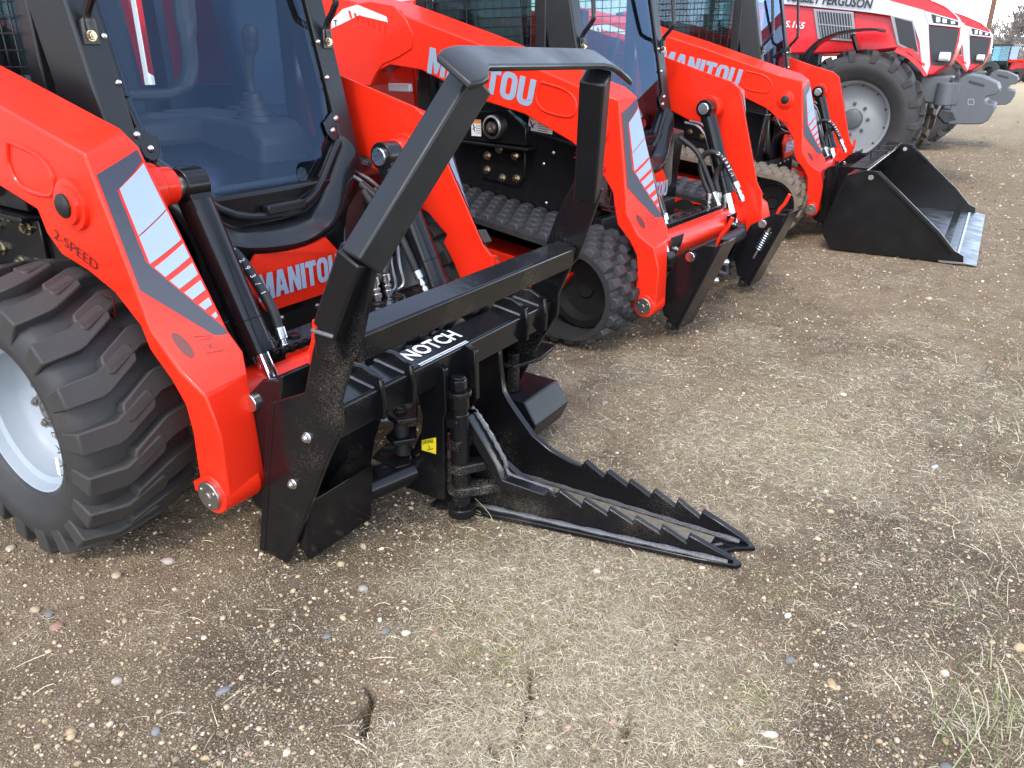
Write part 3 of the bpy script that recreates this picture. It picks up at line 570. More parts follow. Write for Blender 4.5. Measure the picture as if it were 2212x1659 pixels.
    # torque tube between the legs, black step plate with holes, dark wall behind
    mb = MB(); hi = ARM[vt]['hi']; mb.tube([(-.13, -hi-.02, .40), (-.13, hi+.02, .40)], .082, 28); mb.box((-.17, 0, .47), (.13, 2*hi-.5, .05)); tt = mb.build('torque_tube', 'red', root, .004)
    st = MB(); holes = [(-.16, y) for y in (-.36, -.25, -.14, 0, .14, .25, .36)]
    st.box((-.165, 0, .508), (.10, .86, .014)); st.box((-.112, 0, .49), (.012, .86, .04)); st = st.build('step_plate', 'black', root, .003)
    mb = MB()
    for hx, hy in holes: mb.lathe([(.021, 0), (.021, .006), (.015, .006), (.015, .001)], (hx, hy, .515), (0, 0, 1), 20)
    mb.build('step_hole_rims', 'dark', st)
    mb = MB()
    for hx, hy in holes: mb.cyl((hx, hy, .5155), (hx, hy, .5165), .0145, 16)
    mb.build('step_hole', 'print_r', st)
    mb = MB()
    for k in range(24): y = -.42+k*.036; mb.box((-.104, y, .505), (.008, .018, .02))
    mb.build('step_teeth', 'black', st)
    for s in (-1, 1):
        mb = MB(); mb.prism([(-.045, s*.44, .47), (-.045, s*.30, .47), (-.045, s*.32, .42), (-.045, s*.37, .38), (-.045, s*.44, .37)], (.01, 0, 0)); b = mb.build('step_bracket', 'black', st, .002)
        mb = MB(); mb.hexbolt((-.034, s*.40, .405), (1, 0, 0), .013, .014); mb.build('step_bolt', 'zinc', st)
    mb = MB(); mb.box((-.47, 0, .42), (.06, .9, .2)); pl = mb.build('front_skirt', 'dark', root, .004)
    mb = MB()
    for y in (-.2, -.05, .12, .25): mb.dome((-.44, y, .47), (1, 0, 0), .011, .008)
    mb.build('skirt_bolts', 'zinc', pl)
    return ch
# ------------------------------------------------------------------ wheels and tracks
def make_wheel(root, c, s, R, W, n, plan, rimR, tyre_m='rubber', lug_m='rubber_lug', rim_m='rim', steer=0., lug_h=.03, name='tyre'):
    Rc = R-lug_h; hw = W/2
    prof = [(rimR, -hw*.78), (rimR+.012, -hw*.86), (rimR+.03, -hw*.93), (rimR+(Rc-rimR)*.35, -hw*1.0), (rimR+(Rc-rimR)*.42, -hw*1.035), (rimR+(Rc-rimR)*.62, -hw*1.05), (rimR+(Rc-rimR)*.66, -hw*1.03), (Rc-.05, -hw*1.03), (Rc-.015, -hw*.95), (Rc, -hw*.80), (Rc+.004, 0)]
    prof = prof+[(r, -a) for r, a in prof[-2::-1]]
    t = MB().lathe(prof, (0, 0, 0), (0, 1, 0), 72, True).build(name, tyre_m, root, 0, 2, 50)
    t.location = c; t.rotation_euler = (0, 0, steer)
    for side in (-1, 1):
        mb = MB(); bot = []; top = []
        for wv, arc in plan:
            wv = wv*side; a = arc*side*s+(math.pi/n if side > 0 else 0)*R; edge = abs(wv) > hw*.9
            rt = R-.012*(abs(wv)/hw)**2-(.012 if edge else 0); rb = Rc-.075 if edge else Rc-.012
            for lst, r, dd in ((top, rt, .0), (bot, rb, .004)): lst.append(Vector((r*math.sin(a/R), (wv+math.copysign(.004 if edge else 0, wv))*1.0, r*math.cos(a/R))))
        me = mb.loft(bot, top).mesh('tread_lug'); me.materials.append(M[lug_m])
        for k in range(n):
            o = bpy.data.objects.new('tread_lug', me); col.objects.link(o); o.parent = t; o.rotation_euler = (0, k*2*math.pi/n, 0)
            bv = o.modifiers.new('bevel', 'BEVEL'); bv.width = .005; bv.segments = 2; bv.limit_method = 'ANGLE'
    d = s*hw
    rp = [(rimR+.008, d*.84), (rimR+.012, d*.80), (rimR-.006, d*.76), (rimR-.012, d*.60), (rimR-.03, d*.55), (rimR-.034, d*.2), (rimR-.05, d*.05), (rimR*.62, -d*.02), (rimR*.5, d*.05), (.001, d*.05)]
    rim = MB().lathe(rp, (0, 0, 0), (0, 1, 0), 56).build('wheel_rim', rim_m, root, 0, 2, 40); rim.location = c; rim.rotation_euler = (0, 0, steer)
    mb = MB()
    for k in range(8): a = k*math.pi/4; mb.hexbolt((rimR*.4*math.sin(a), d*.06, rimR*.4*math.cos(a)), (0, s, 0), .014, .02)
    mb.lathe([(rimR*.27, d*.05), (rimR*.25, d*.2), (rimR*.2, d*.25), (.001, d*.26)], (0, 0, 0), (0, 1, 0), 24); mb.build('wheel_hub', 'pin' if rim_m == 'rim' else 'wgrey', rim)
    if rim_m != 'rim':
        for k in range(12): a = k*math.pi/6+.2; bx = MB().box((0, 0, 0), (.022, .006, .022)).build('rim_slot', 'print_k', rim); bx.location = (rimR*.885*math.sin(a), d*.548, rimR*.885*math.cos(a)); bx.rotation_euler = (0, a, 0)
    return t
LUG = [(-.158, -.048), (-.075, -.046), (-.055, -.040), (.040, .012), (.046, .030), (.042, .062), (.028, .066), (-.07, .018), (-.158, .016)]
def hull(pts):
    pts = sorted(set(pts)); 
    def half(ps):
        h = []
        for p in ps:
            while len(h) > 1 and (h[-1][0]-h[-2][0])*(p[1]-h[-2][1])-(h[-1][1]-h[-2][1])*(p[0]-h[-2][0]) <= 0: h.pop()
            h.append(p)
        return h
    a = half(pts); b = half(pts[::-1]); return a[:-1]+b[:-1]
def make_track(root, s, m, blocks, yo=1.02, yi=.60):
    cs = [(-.28, .262, .225), (-2.05, .262, .225), (-1.95, .56, .17)]
    pts = hull([(round(x+r*math.cos(a), 4), round(z+r*math.sin(a), 4)) for x, z, r in cs for a in np.linspace(0, 2*math.pi, 48, endpoint=False)])
    P = np.array(pts+pts[:1]); seg = np.hypot(*np.diff(P, axis=0).T); cum = np.r_[0, np.cumsum(seg)]
    npad = int(cum[-1]/.088)
    def samp(d): d = d % cum[-1]; return np.interp(d, cum, P[:, 0]), np.interp(d, cum, P[:, 1])
    N = npad*2; belt = MB(); outer = []; inner = []
    for k in range(N):
        d = cum[-1]*k/N; x, z = samp(d); x1, z1 = samp(d+.02); x0, z0 = samp(d-.02); t = Vector((x1-x0, 0, z1-z0)).normalized(); nn = Vector((t.z, 0, -t.x))
        outer.append(Vector((x, 0, z))); inner.append(Vector((x, 0, z))-nn*.028)
    A, B = Vector((0, s*yo, 0)), Vector((0, s*yi, 0)); vs = []
    for k in range(N): vs += [outer[k]+A, outer[k]+B, inner[k]+B, inner[k]+A]
    fs = []
    for k in range(N):
        j = (k+1) % N
        for c in range(4): fs.append((k*4+c, k*4+(c+1) % 4, j*4+(c+1) % 4, j*4+c))
    tr = belt.add(vs, fs).build('rubber_track', m, root, 0, 2, 40)
    nb = blocks; bw = (yo-yi)/nb
    mb = MB(); mb.loft([Vector(p) for p in ((-.034, -bw*.46, -.004), (.034, -bw*.46, -.004), (.034, bw*.46, -.004), (-.034, bw*.46, -.004))], [Vector(p) for p in ((-.019, -bw*.36, .027), (.023, -bw*.36, .027), (.023, bw*.36, .027), (-.019, bw*.36, .027))])
    me = mb.mesh('tread_block'); me.materials.append(M[m])
    for k in range(npad):
        for b in range(nb):
            d = cum[-1]*(k+(.5 if b % 2 else 0))/npad+random.uniform(-.002, .002); x, z = samp(d); x1, z1 = samp(d+.03); x0, z0 = samp(d-.03); t = Vector((x1-x0, 0, z1-z0)).normalized(); nn = Vector((t.z, 0, -t.x))
            y = s*(yi+bw*(b+.5)); Mx = Matrix(((t.x, 0, nn.x, x), (0, 1, 0, y), (t.z, 0, nn.z, z), (0, 0, 0, 1)))
            if Mx.to_3x3().determinant() < 0: Mx[1][1] = -1
            o = bpy.data.objects.new('tread_block', me); col.objects.link(o); o.parent = tr; o.matrix_basis = Mx
            bv = o.modifiers.new('bevel', 'BEVEL'); bv.width = .004; bv.segments = 1
    ym = s*(yo+yi)/2
    mb = MB(); mb.prism([(-.45, ym-.1, .20), (-.35, ym-.1, .33), (-1.7, ym-.1, .50), (-1.8, ym-.1, .2)], (0, .2, 0)); mb.build('track_frame', 'red', root, .01)
    for x, z, r in ((-.28, .262, .19), (-2.05, .262, .19)): MB().lathe([(r, -.09), (r, .09), (r*.8, .1), (r*.7, .05), (.05, .05), (.04, .065), (.001, .065)], (x, ym, z), (0, s, 0), 32).build('track_idler', 'dark', root)
    for k in range(4): MB().cyl((-.62-k*.36, ym-.12, .14), (-.62-k*.36, ym+.12, .14), .1, 24).build('track_roller', 'dark', root)
    return tr
def build_loader(F, name, label, group, vt, pz, track_m='track', blocks=5):
    root = thing(name, label, 'loader', group=group); F.place(root)
    for s in (-1, 1): make_arm(root, vt, s, pz)
    make_cab(root); make_chassis(root, vt)
    cy = .42 if not vt else .47
    for s in (-1, 1): tilt_cylinder(root, s, (-.32, .98) if not vt else (-.30, 1.04), (-.05, .37), s*cy)
    if vt:
        for s in (-1, 1): make_track(root, s, track_m, blocks if s < 0 else 3)
    # hoses and steel lines at the far cylinder
    if vt:
        z6 = lambda p: (1296+.3906*p[0], 259+.3906*p[1])
        for pl, yl, rr, pr in (([(605, 405), (572, 330), (556, 250), (575, 195), (625, 178), (680, 215), (722, 290), (745, 345)], .36, .0165, True), ([(655, 400), (640, 330), (655, 275), (690, 250), (720, 262)], .40, .0165, False)):
            P = [F2.y(z6(p), yl) for p in pl]; h = bellows_hose(P, rr, root); fitting(P[0], P[0]+Vector((.0, .0, -.10)), rr, h)
            if pr:
                d = (P[-1]-P[-2]).normalized(); fitting(P[-1], P[-1]+d*.12, rr, h); Q = smooth_path(P, 12)
                for k, ch in enumerate('1/2663-C'):
                    i = len(Q)-8-k*3; p = Q[i]; d = (Q[i]-Q[i+1]).normalized(); nn = Vector((.4, -.85, .35)); nn = (nn-d*nn.dot(d)).normalized(); up = nn.cross(d); font_text(ch, p+nn*.0178-up*.009, d, up, .018, 'hose_print', 'white', h, .0, .9)
        for k, dx in enumerate((0, 28)):
            mb = MB(); mb.tube(smooth_path([F2.y(z6(p), .44) for p in [(470+dx, 15-dx*.3), (545+dx, 40-dx*.3), (590+dx, 110), (615+dx, 220), (640+dx, 330), (662+dx, 440), (655+dx, 490)]], 6), .0085, 10); mb.build('steel_line', 'steel', root)
    ys = .27
    def L(pts): return [(x, y, z) for x, y, z in pts]
    for k, (y, top) in enumerate(() if vt else ((.17, .60), (.23, .68))):
        h = bellows_hose(L([(-.36, y+.16, .86), (-.27, y+.12, .78), (-.21, y+.04, top), (-.20, y, .60)]), .0145, root)
        fitting((-.20, y, .60), (-.19, y+.005, .515), .0145, h)
    for k in (() if vt else (0, 1)):
        y = .29+k*.045; mb = MB(); mb.tube(smooth_path([(-.55, y+.10, .92), (-.42, y+.10, .88), (-.28, y+.05, .80), (-.22, y, .62), (-.20, y-.005, .54), (-.215, y-.04, .515)], 6), .0085, 10); mb.build('steel_line', 'steel', root)
    h = bellows_hose(L([(-.40, .36, .88), (-.28, .355, .80), (-.20, .36, .66), (-.165, .365, .585)]), .0145, root); fitting((-.165, .365, .585), (-.12, .37, .50), .0145, h)
    h = bellows_hose(L([(-.42, -.29, .80), (-.30, -.30, .75), (-.19, -.305, .63), (-.155, -.31, .56)]), .016, root); fitting((-.155, -.31, .56), (-.115, -.32, .455), .0155, h)
    mb = MB(); mb.box((-.115, -.33, .44), (.04, .05, .06)); mb.build('port_block', 'blackc', root, .006)
    return root
L1 = build_loader(F1, 'skid_steer_loader', 'red and black wheeled loader nearest the camera, toothed black attachment on its arms', 'red loaders parked in a row', False, .245)
for sx in (-1, 1):
    for xc in (-.55, -1.95):
        t = make_wheel(L1, (xc, sx*.785, .392), sx, .412, .31, 20, LUG, .215, lug_h=.04)
if True:   # raised lettering round the near front tyre
    t = [o for o in L1.children if o.name.startswith('tyre')][0]
    for k, ch in enumerate('GALAXY'):
        a = math.radians(64+k*8.2); r = .268; ex = Vector((math.cos(a), 0, -math.sin(a))); ey = Vector((math.sin(a), 0, math.cos(a)))
        font_text(ch, ey*r+Vector((0, -.163, 0))-ex*.012, ex, ey, .030, 'sidewall_letter', 'rubber_lug', t, .0, .9)
    a = math.radians(100); ey = Vector((math.sin(a), 0, math.cos(a))); mb = MB(); mb.box((0, 0, 0), (.014, .002, .05)); lb = mb.build('sidewall_label', 'label', t); lb.location = ey*.262+Vector((0, -.165, 0)); lb.rotation_euler = (0, math.radians(8), 0)
for k, ch in enumerate('2C-293/1'):   # print on the near hose
    P = smooth_path([(-.42, -.29, .80), (-.30, -.30, .75), (-.19, -.305, .63), (-.155, -.31, .56)], 12); i = 7+k*2; p = P[i]; d = (P[i+1]-P[i]).normalized(); nn = Vector((.75, -.5, .43)); nn = (nn-d*nn.dot(d)).normalized(); up = nn.cross(d)
    font_text(ch, p+nn*.0172-up*.009, d, up, .016, 'hose_print', 'white', L1, .0, .9)
L2 = build_loader(F2, 'track_loader', 'red and black track loader in the middle, bare coupler plates on its arms', 'red loaders parked in a row', True, .205)
L3 = build_loader(F3, 'track_loader', 'red and black track loader farthest down the row, carrying a wide black bucket', 'red loaders parked in a row', True, .224, 'mud', 4)

# ------------------------------------------------------------------ coupler plates on loaders
def coupler(F, root, pz, tilt, dx=0.):
    for s in (-1, 1):
        y0 = s*.50
        R = Matrix.Rotation(tilt, 3, 'Y')
        def q(x, y, z): v = R @ Vector((x, 0, z)); return Vector((v.x+.05+dx, y, v.z+pz))
        mb = MB(); mb.loft([q(.045, y0-.10, -.14), q(.045, y0+.10, -.14), q(.045, y0+.10, .34), q(.045, y0-.10, .34)], [q(.06, y0-.10, -.15), q(.06, y0+.10, -.15), q(.06, y0+.10, .35), q(.06, y0-.10, .35)])
        pl = mb.build('coupler_plate', 'blackc', root, .004)
        mb = MB()
        for dy in (-.085, .085):
            mb.loft([q(.045, y0+dy-.008, -.13), q(.045, y0+dy-.008, .33), q(-.02, y0+dy-.008, .30), q(-.11, y0+dy-.008, .18), q(-.12, y0+dy-.008, -.02), q(-.04, y0+dy-.008, -.12)],
                    [q(.045, y0+dy+.008, -.13), q(.045, y0+dy+.008, .33), q(-.02, y0+dy+.008, .30), q(-.11, y0+dy+.008, .18), q(-.12, y0+dy+.008, -.02), q(-.04, y0+dy+.008, -.12)])
        mb.build('coupler_gusset', 'blackc', pl, .004)
        a = q(-.05, y0-.106, .22); mb = MB(); mb.cyl(a, q(-.05, y0+.106, .22), .024, 20); mb.build('coupler_pin', 'zinc', pl, .002)
        mb = MB(); a = q(.01, y0-.05, -.15); mb.box(a, (.05, .06, .05)); mb.cyl(a-Vector((0, .03, 0)), a-Vector((0, .06, 0)), .018, 14); mb.build('wedge_pin', 'dark', pl, .003)
        mb = MB(); yy = y0+.07*-s
        mb.tube(smooth_path([q(.0, yy, .22), q(-.01, yy, .32), q(.0, yy, .37), q(.0, yy, .43)], 5), [.008]*6+[.010]*10, 8); mb.build('latch_lever', 'red', pl)
        mb = MB(); mb.tube([q(.0, yy-s*.03, .22), q(.0, yy-s*.03, .02)], .008, 8)
        hel = [q(.0+.018*math.cos(k*.9), yy-s*.03+.018*math.sin(k*.9), .20-k*.0021) for k in range(60)]; mb.tube(hel, .003, 5); mb.build('latch_spring', 'zinc', pl)
    mb = MB(); a = Vector((.03, -.36, pz+.16)); b = Vector((.03, .36, pz+.16)); mb.cyl(a, b, .038, 24); mb.cyl((.03, .2, pz+.16), (.03, .36, pz+.16), .02, 16); cr = mb.build('coupler_cross_tube', 'dark', root, .004)
    mb = MB(); mb.tube(smooth_path([(.02, -.15, pz+.08), (.08, -.05, pz+.02), (.06, .1, pz-.01), (.0, .22, pz+.06)], 6), .015, 10); mb.build('coupler_hose', 'hose', cr)
    for a, b in (((.05, -.02, pz+.07), (.08, .05, pz+.06)), ((.05, -.16, pz+.0), (.09, -.1, pz-.01))): MB().cyl(a, b, .018, 12).build('coupler_fitting', 'zinc', cr, .002)
coupler(F2, L2, .205, .38, .05); coupler(F3, L3, .224, .05); coupler(F1, L1, .245, .2)

# ------------------------------------------------------------------ wide bucket on the farthest loader
bk = thing('loader_bucket', 'empty black digging bucket with bare steel floor, resting flat on the gravel', 'bucket'); F3.place(bk)
ya, yb = -1.13, 1.05
prof = [(1.115, .004), (.235, .012), (.175, .10), (.165, .20), (.27, .545), (.385, .58)]          # floor - heel - back - top lip, (x, z)
mb = MB(); k = .012
inn = [(1.115, .012), (.245, .03), (.20, .11), (.19, .21), (.29, .535), (.39, .565)]
mb.loft([Vector((x, ya, z)) for x, z in prof+inn[::-1]], [Vector((x, yb, z)) for x, z in prof+inn[::-1]]); mb.build('bucket_shell', 'blackc', bk, .003)
side = [(1.11, .005), (.235, .010), (.175, .10), (.165, .20), (.27, .545), (.385, .585), (.48, .585), (.92, .215), (1.04, .09), (1.10, .06)]
for y in (ya-.012, yb):
    mb = MB(); mb.prism([(x, y, z) for x, z in side], (0, .014, 0)); sd_ = mb.build('bucket_side', 'blackc', bk, .003)
    s = -1 if y < 0 else 1; e = [(.48, .585), (.92, .215), (1.04, .09)]
    mb = MB()
    for a, b in zip(e[:-1], e[1:]): mb.bar((a[0]-.03, y+.007, a[1]-.035), (b[0]-.03, y+.007, b[1]-.035), .02, .05, (0, 1, 0)) if False else mb.bar((a[0]-.012, y+.007+s*.006, a[1]-.014), (b[0]-.012, y+.007+s*.006, b[1]-.014), .02, .03, (0, 1, 0))
    mb.build('side_edge_strip', 'blackc', sd_, .002)
    mb = MB(); mb.cyl((.43, y-.002, .54), (.43, y+.016, .54), .018, 16); mb.build('side_hole_plug', 'zinc', sd_)
mb = MB(); mb.loft([Vector((x, ya+.02, z)) for x, z in ((.30, .0335), (.94, .0185), (.94, .0195), (.30, .0345))], [Vector((x, yb-.01, z)) for x, z in ((.30, .0335), (.94, .0185), (.94, .0195), (.30, .0345))]); mb.build('floor_wear_sheet', 'steel', bk)
mb = MB(); mb.loft([Vector((x, ya-.014, z)) for x, z in ((.95, .014), (1.115, .016), (1.19, .004), (.96, .0))], [Vector((x, yb+.016, z)) for x, z in ((.95, .014), (1.115, .016), (1.19, .004), (.96, .0))]); ce = mb.build('cutting_edge', 'steel', bk, .001)
y = ya+.04
while y < yb: MB().dome((1.06, y, .0175), (0, 0, 1), .012, .008, 10).build('edge_bolt', 'zinc', ce); y += .065
mb = MB(); mb.bar((.335, ya+.02, .592), (.335, yb, .592), .12, .016); tp = mb.build('top_plate', 'blackc', bk, .003)
mb = MB()
for y in (-.25, .18): mb.tube([(.30, y, .60), (.30, y, .63), (.40, y+.12, .63), (.40, y+.12, .60)], .005, 8)
mb.build('top_hooks', 'blackc', tp)
for y in (-.55, -.42, .42, .55): MB().prism([(.26, y, .55), (.10, y, .53), (.05, y, .40), (.05, y, .12), (.14, y, .05), (.22, y, .1)], (0, .014, 0)).build('rear_rib', 'blackc', bk, .003)

# ------------------------------------------------------------------ stump bucket attachment on the nearest loader
SB = thing('stump_bucket', 'long black toothed stump bucket with head guard frame, its jaw resting on the ground', 'stump bucket', (-1.3, 1.8, 0))
S = Frame(VPX, (-1.3, 1.8, 0))
YL, YR = -.62, .46
plate = [S.y(p, YL) for p in [(572, 1191), (620, 1219), (645, 1158), (706, 996), (737, 930), (733, 869), (756, 786), (772, 765), (813, 554), (790, 545), (735, 523), (699, 630), (657, 848), (593, 867)]]
for p in plate: p.z = max(p.z, .004)
for s, yy in ((-1, YL), (1, YR)):
    pp = [Vector((p.x, yy, p.z)) for p in plate]; sp = MB().prism(pp, (0, -s*.016, 0)).build('side_plate', 'black', SB, .004, 3)
    back = [Vector((plate[0].x-.025, yy, .01)), Vector((plate[0].x, yy, .01)), Vector((plate[-1].x, yy, plate[-1].z)), Vector((plate[-1].x-.03, yy, plate[-1].z-.02))]
    MB().prism(back, (0, -s*.05, 0)).build('rear_flange', 'black', sp, .003)
    for px in ((664, 945), (633, 1045)):
        b = S.y(px, YL); MB().hexbolt((b.x, yy, b.z), (0, s, 0), .011, .011).build('plate_bolt', 'zinc', sp, .001)
        if s > 0: MB().hexbolt((b.x, yy-.016, b.z), (0, -1, 0), .011, .011).build('plate_bolt', 'zinc', sp, .001)
    # curved inner web and bottom shelf
    edge = [S.x(p, x) for p, x in (((846, 862), -.14), ((826, 900), -.15), ((810, 950), -.18), ((803, 1000), -.21), ((800, 1062), -.25))]
    wid = [abs(e.y-YL) for e in edge]
    web = [Vector((-.27, yy-s*.02, .02)), Vector((-.14, yy-s*.02, .47))]+[Vector((e.x, yy-s*w_, max(e.z, .02))) for e, w_ in zip(edge, wid)]
    MB().prism(web, (-.014, 0, 0)).build('rear_web', 'black', sp, .003)
    a_ = S.y((645, 1152), -.60); r_ = S.y((668, 1082), -.60); wl = abs(S.x((785, 1057), a_.x).y-YL)
    sh = [Vector((a_.x-.012, yy-s*.016, a_.z-.018)), Vector((a_.x, yy-s*.016, a_.z)), Vector((r_.x, yy-s*.016, r_.z)), Vector((r_.x-.03, yy-s*.016, .02))]
    MB().prism(sh, (0, -s*(wl-.016), 0)).build('bottom_shelf', 'black', sp, .012, 3)
# upper guard: stubs on the plates, leaning posts, visor, cross bar, main beam
def P_(px, y): return S.y(px, y)
for s in (-1, 1):
    yy = YL if s < 0 else YR
    mb = MB(); a = P_((726, 768), YL); b = P_((722, 708), YL); c = P_((772, 545), YL)
    mb.bar((a.x+.004, yy+s*.012, a.z-.0), (b.x+.004, yy+s*.014, b.z), .052, .062, (1, 0, 0)); st1 = mb.build('post_foot', 'black', SB, .006, 3)
    mb = MB(); mb.bar((b.x+.004, yy+s*.016, b.z), (c.x+.004, yy+s*.008, c.z-.005), .050, .068, (1, 0, 0)); mb.build('post_stub', 'black', SB, .006, 3)
    mb = MB(); mb.bar((b.x-.028, yy+s*.042, b.z+.002), (b.x+.038, yy+s*.042, b.z-.002), .010, .010); mb.build('weld_seam', 'weld', SB, .004)
    T = Vector((.305, -.07+s*.293, 1.262)); B = Vector((c.x+.01, yy+(-.004 if s < 0 else -.03), c.z-.02))
    post = MB().bar(B, T, .072, .072, (1, 0, .2)).build('guard_post', 'satin', SB, .007, 3)
vis = []
for y, xb, zb, xf, zf in ((-.385, .245, 1.312, .325, 1.258), (-.36, .238, 1.322, .335, 1.262), (-.325, .232, 1.328, .330, 1.270), (-.30, .230, 1.330, .312, 1.284), (-.28, .23, 1.331, .303, 1.291), (.27, .23, 1.331, .303, 1.291), (.30, .23, 1.330, .312, 1.287), (.34, .232, 1.326, .32, 1.277), (.40, .238, 1.308, .318, 1.258), (.44, .245, 1.290, .312, 1.245)):
    vis.append((Vector((xb+.04, y-.07, zb)), Vector((xf+.04, y-.07, zf))))
mb = MB(); th = Vector((-.005, 0, -.015)); ring = [[a, b, b+th, a+th] for a, b in vis]; vs = [p for r in ring for p in r]; n = len(ring)
fs = [(i*4+k, i*4+(k+1) % 4, (i+1)*4+(k+1) % 4, (i+1)*4+k) for i in range(n-1) for k in range(4)]+[(3, 2, 1, 0), (4*n-4, 4*n-3, 4*n-2, 4*n-1)]
visor = mb.add(vs, fs).build('guard_visor', 'satin', SB, .005, 3)
xb, zb = .112, .705
mb = MB(); mb.bar((xb, YL+.02, zb), (xb, YR-.02, zb), .075, .075, (.25, 0, 1)); mb.build('cross_bar', 'black', SB, .008, 3)
mb = MB(); mb.bar((.008, YL+.018, .497), (.008, YR-.018, .497), .105, .095, (.18, 0, 1)); beam = mb.build('main_beam', 'black', SB, .009, 3)
for y in (-.455, -.335, .255, .375):
    mb = MB(); o = [(-.085, .46), (-.09, .555), (-.05, .585), (.02, .585), (.075, .56), (.085, .50), (.08, .45), (.03, .435), (-.04, .435)]
    mb.prism([(x, y-.008, z) for x, z in o], (0, .016, 0)); mb.build('beam_clamp', 'black', SB, .004)
    mb = MB()
    for dy in (-.013, .013): mb.bar((-.045, y+dy, .553), (.058, y+dy, .535), .012, .010)
    mb.build('weld_bead', 'weld', SB, .004)
nx_ = Vector((.18, 0, 1)).normalized(); fx_ = Vector((1, 0, -.18)).normalized(); tb = Vector((.008, 0, .497))+nx_*.0495
font_text('NOTCH', tb+Vector((0, -.285, 0))-fx_*.018+fx_*.03, (0, 1, 0), -fx_, .050, 'beam_lettering', 'white', beam, .028, .95)
mb = MB()
for o_, w_ in ((.040, .005), (.0475, .003)): mb.bar(tb+fx_*o_+Vector((0, -.285, 0)), tb+fx_*o_+Vector((0, -.06, 0)), w_, .001, nx_)
mb.build('lettering_underline', 'white', beam)
# ribs under the beam, fixed far jaw
def rib(px, y, name, t=.02, m='black'):
    return MB().prism([S.y(p, y) for p in px], (0, t, 0)).build(name, m, SB, .003)
rib([(893, 808), (945, 785), (960, 800), (963, 894), (958, 905), (960, 1080), (940, 1078), (869, 1050), (862, 1000), (905, 985), (912, 900)], -.20, 'rib_plate')
rib([(958, 768), (1006, 745), (1026, 760), (1029, 864), (1022, 872), (1015, 885), (975, 880)], -.085, 'rib_plate')
near_top = [(1582, 1207), (1488, 1156), (1482, 1173), (1429, 1137), (1424, 1152), (1371, 1118), (1366, 1132), (1315, 1098), (1311, 1113), (1260, 1079), (1255, 1095), (1207, 1059), (1200, 1071), (1157, 1051), (1119, 1023), (1082, 990), (1054, 954), (1034, 922), (1006, 882), (992, 890), (985, 912)]
far_top = [(1602, 1160), (1516, 1104), (1511, 1120), (1463, 1079), (1457, 1095), (1411, 1059), (1404, 1073), (1358, 1038), (1354, 1051), (1311, 1017), (1304, 1031), (1263, 996), (1255, 1009), (1229, 996), (1188, 973), (1151, 942), (1118, 896), (1098, 866), (1087, 845), (1080, 793), (1077, 742), (1067, 724), (1040, 716)]
ft = [S.y(p, .13) for p in far_top]
far = ft+[Vector((ft[-1].x-.06, .13, ft[-1].z)), Vector((ft[-1].x-.10, .13, .02)), Vector((.86, .13, .018)), Vector((.895, .13, .024))]
fj = MB().prism(far, (0, .022, 0)).build('jaw_side', 'black', SB, .004)
n0 = Vector((-.139, .868, 0)); p0 = Vector((.0, -.117, 0))
nt_ = [S.plane(p, p0, n0) for p in near_top]
e = nt_[-1]; zb_ = lambda x: .012
near = nt_+[Vector((e.x-.02, e.y-.003, .03))]
near += [Vector((.02, -.117+.02*.16, .018)), Vector((.85, -.117+.85*.16, .016)), Vector((.885, -.117+.885*.16, .022))]
nj = MB().prism(near, (-.003, .02, 0)).build('jaw_side', 'black', SB, .004)
# floor between the jaws with a notched tip
yn = lambda x: -.117+.16*x
fl = [(-.02, yn(-.02)-.05), (.25, yn(.25)-.028), (.55, yn(.55)-.022), (.80, yn(.80)-.016), (.895, yn(.89)-.004), (.905, yn(.9)+.012), (.865, yn(.87)+.045), (.835, .06), (.865, .10), (.90, .125), (.915, .135), (.90, .152), (.80, .168), (.50, .175), (-.02, .18)]
mb = MB(); mb.loft([Vector((x, y, .002)) for x, y in fl], [Vector((x, y, .017)) for x, y in fl]); floor = mb.build('jaw_floor', 'black', SB, .003)
mb = MB(); mb.poly([Vector((x, y, .0195)) for x, y in ((.0, yn(.0)+.03), (.80, yn(.8)+.03), (.80, .12), (.0, .12))]); dm = mb.build('dusty_floor_skin', 'dust_skin' if 'dust_skin' in M else mat('dusty_steel', (.17, .15, .115), .9, noise=.5, nscale=60, dust=.7, dcol=(.06, .055, .05), bump=.3, bscale=120), floor)
M['dust_skin'] = dm.data.materials[0]
mb = MB(); zz = [(.70, -.02+.02), (.735, .03), (.755, -.005+.02), (.785, .05), (.80, .012+.02), (.83, .065)]
for a, b in zip(zz[:-1], zz[1:]): mb.bar((a[0], a[1]+.03, .021), (b[0], b[1]+.03, .021), .008, .005)
mb.build('floor_zigzag_bead', 'weld', floor, .001)
mb = MB(); mb.tube([(x, .127, .024) for x in np.linspace(0, .87, 30)], [.008+.002*math.sin(k*2.1) for k in range(30)], 8); mb.tube([(x, yn(x)-.006, .022) for x in np.linspace(.05, .87, 30)], [.008+.002*math.sin(k*1.7) for k in range(30)], 8); mb.build('weld_bead', 'weld', floor)
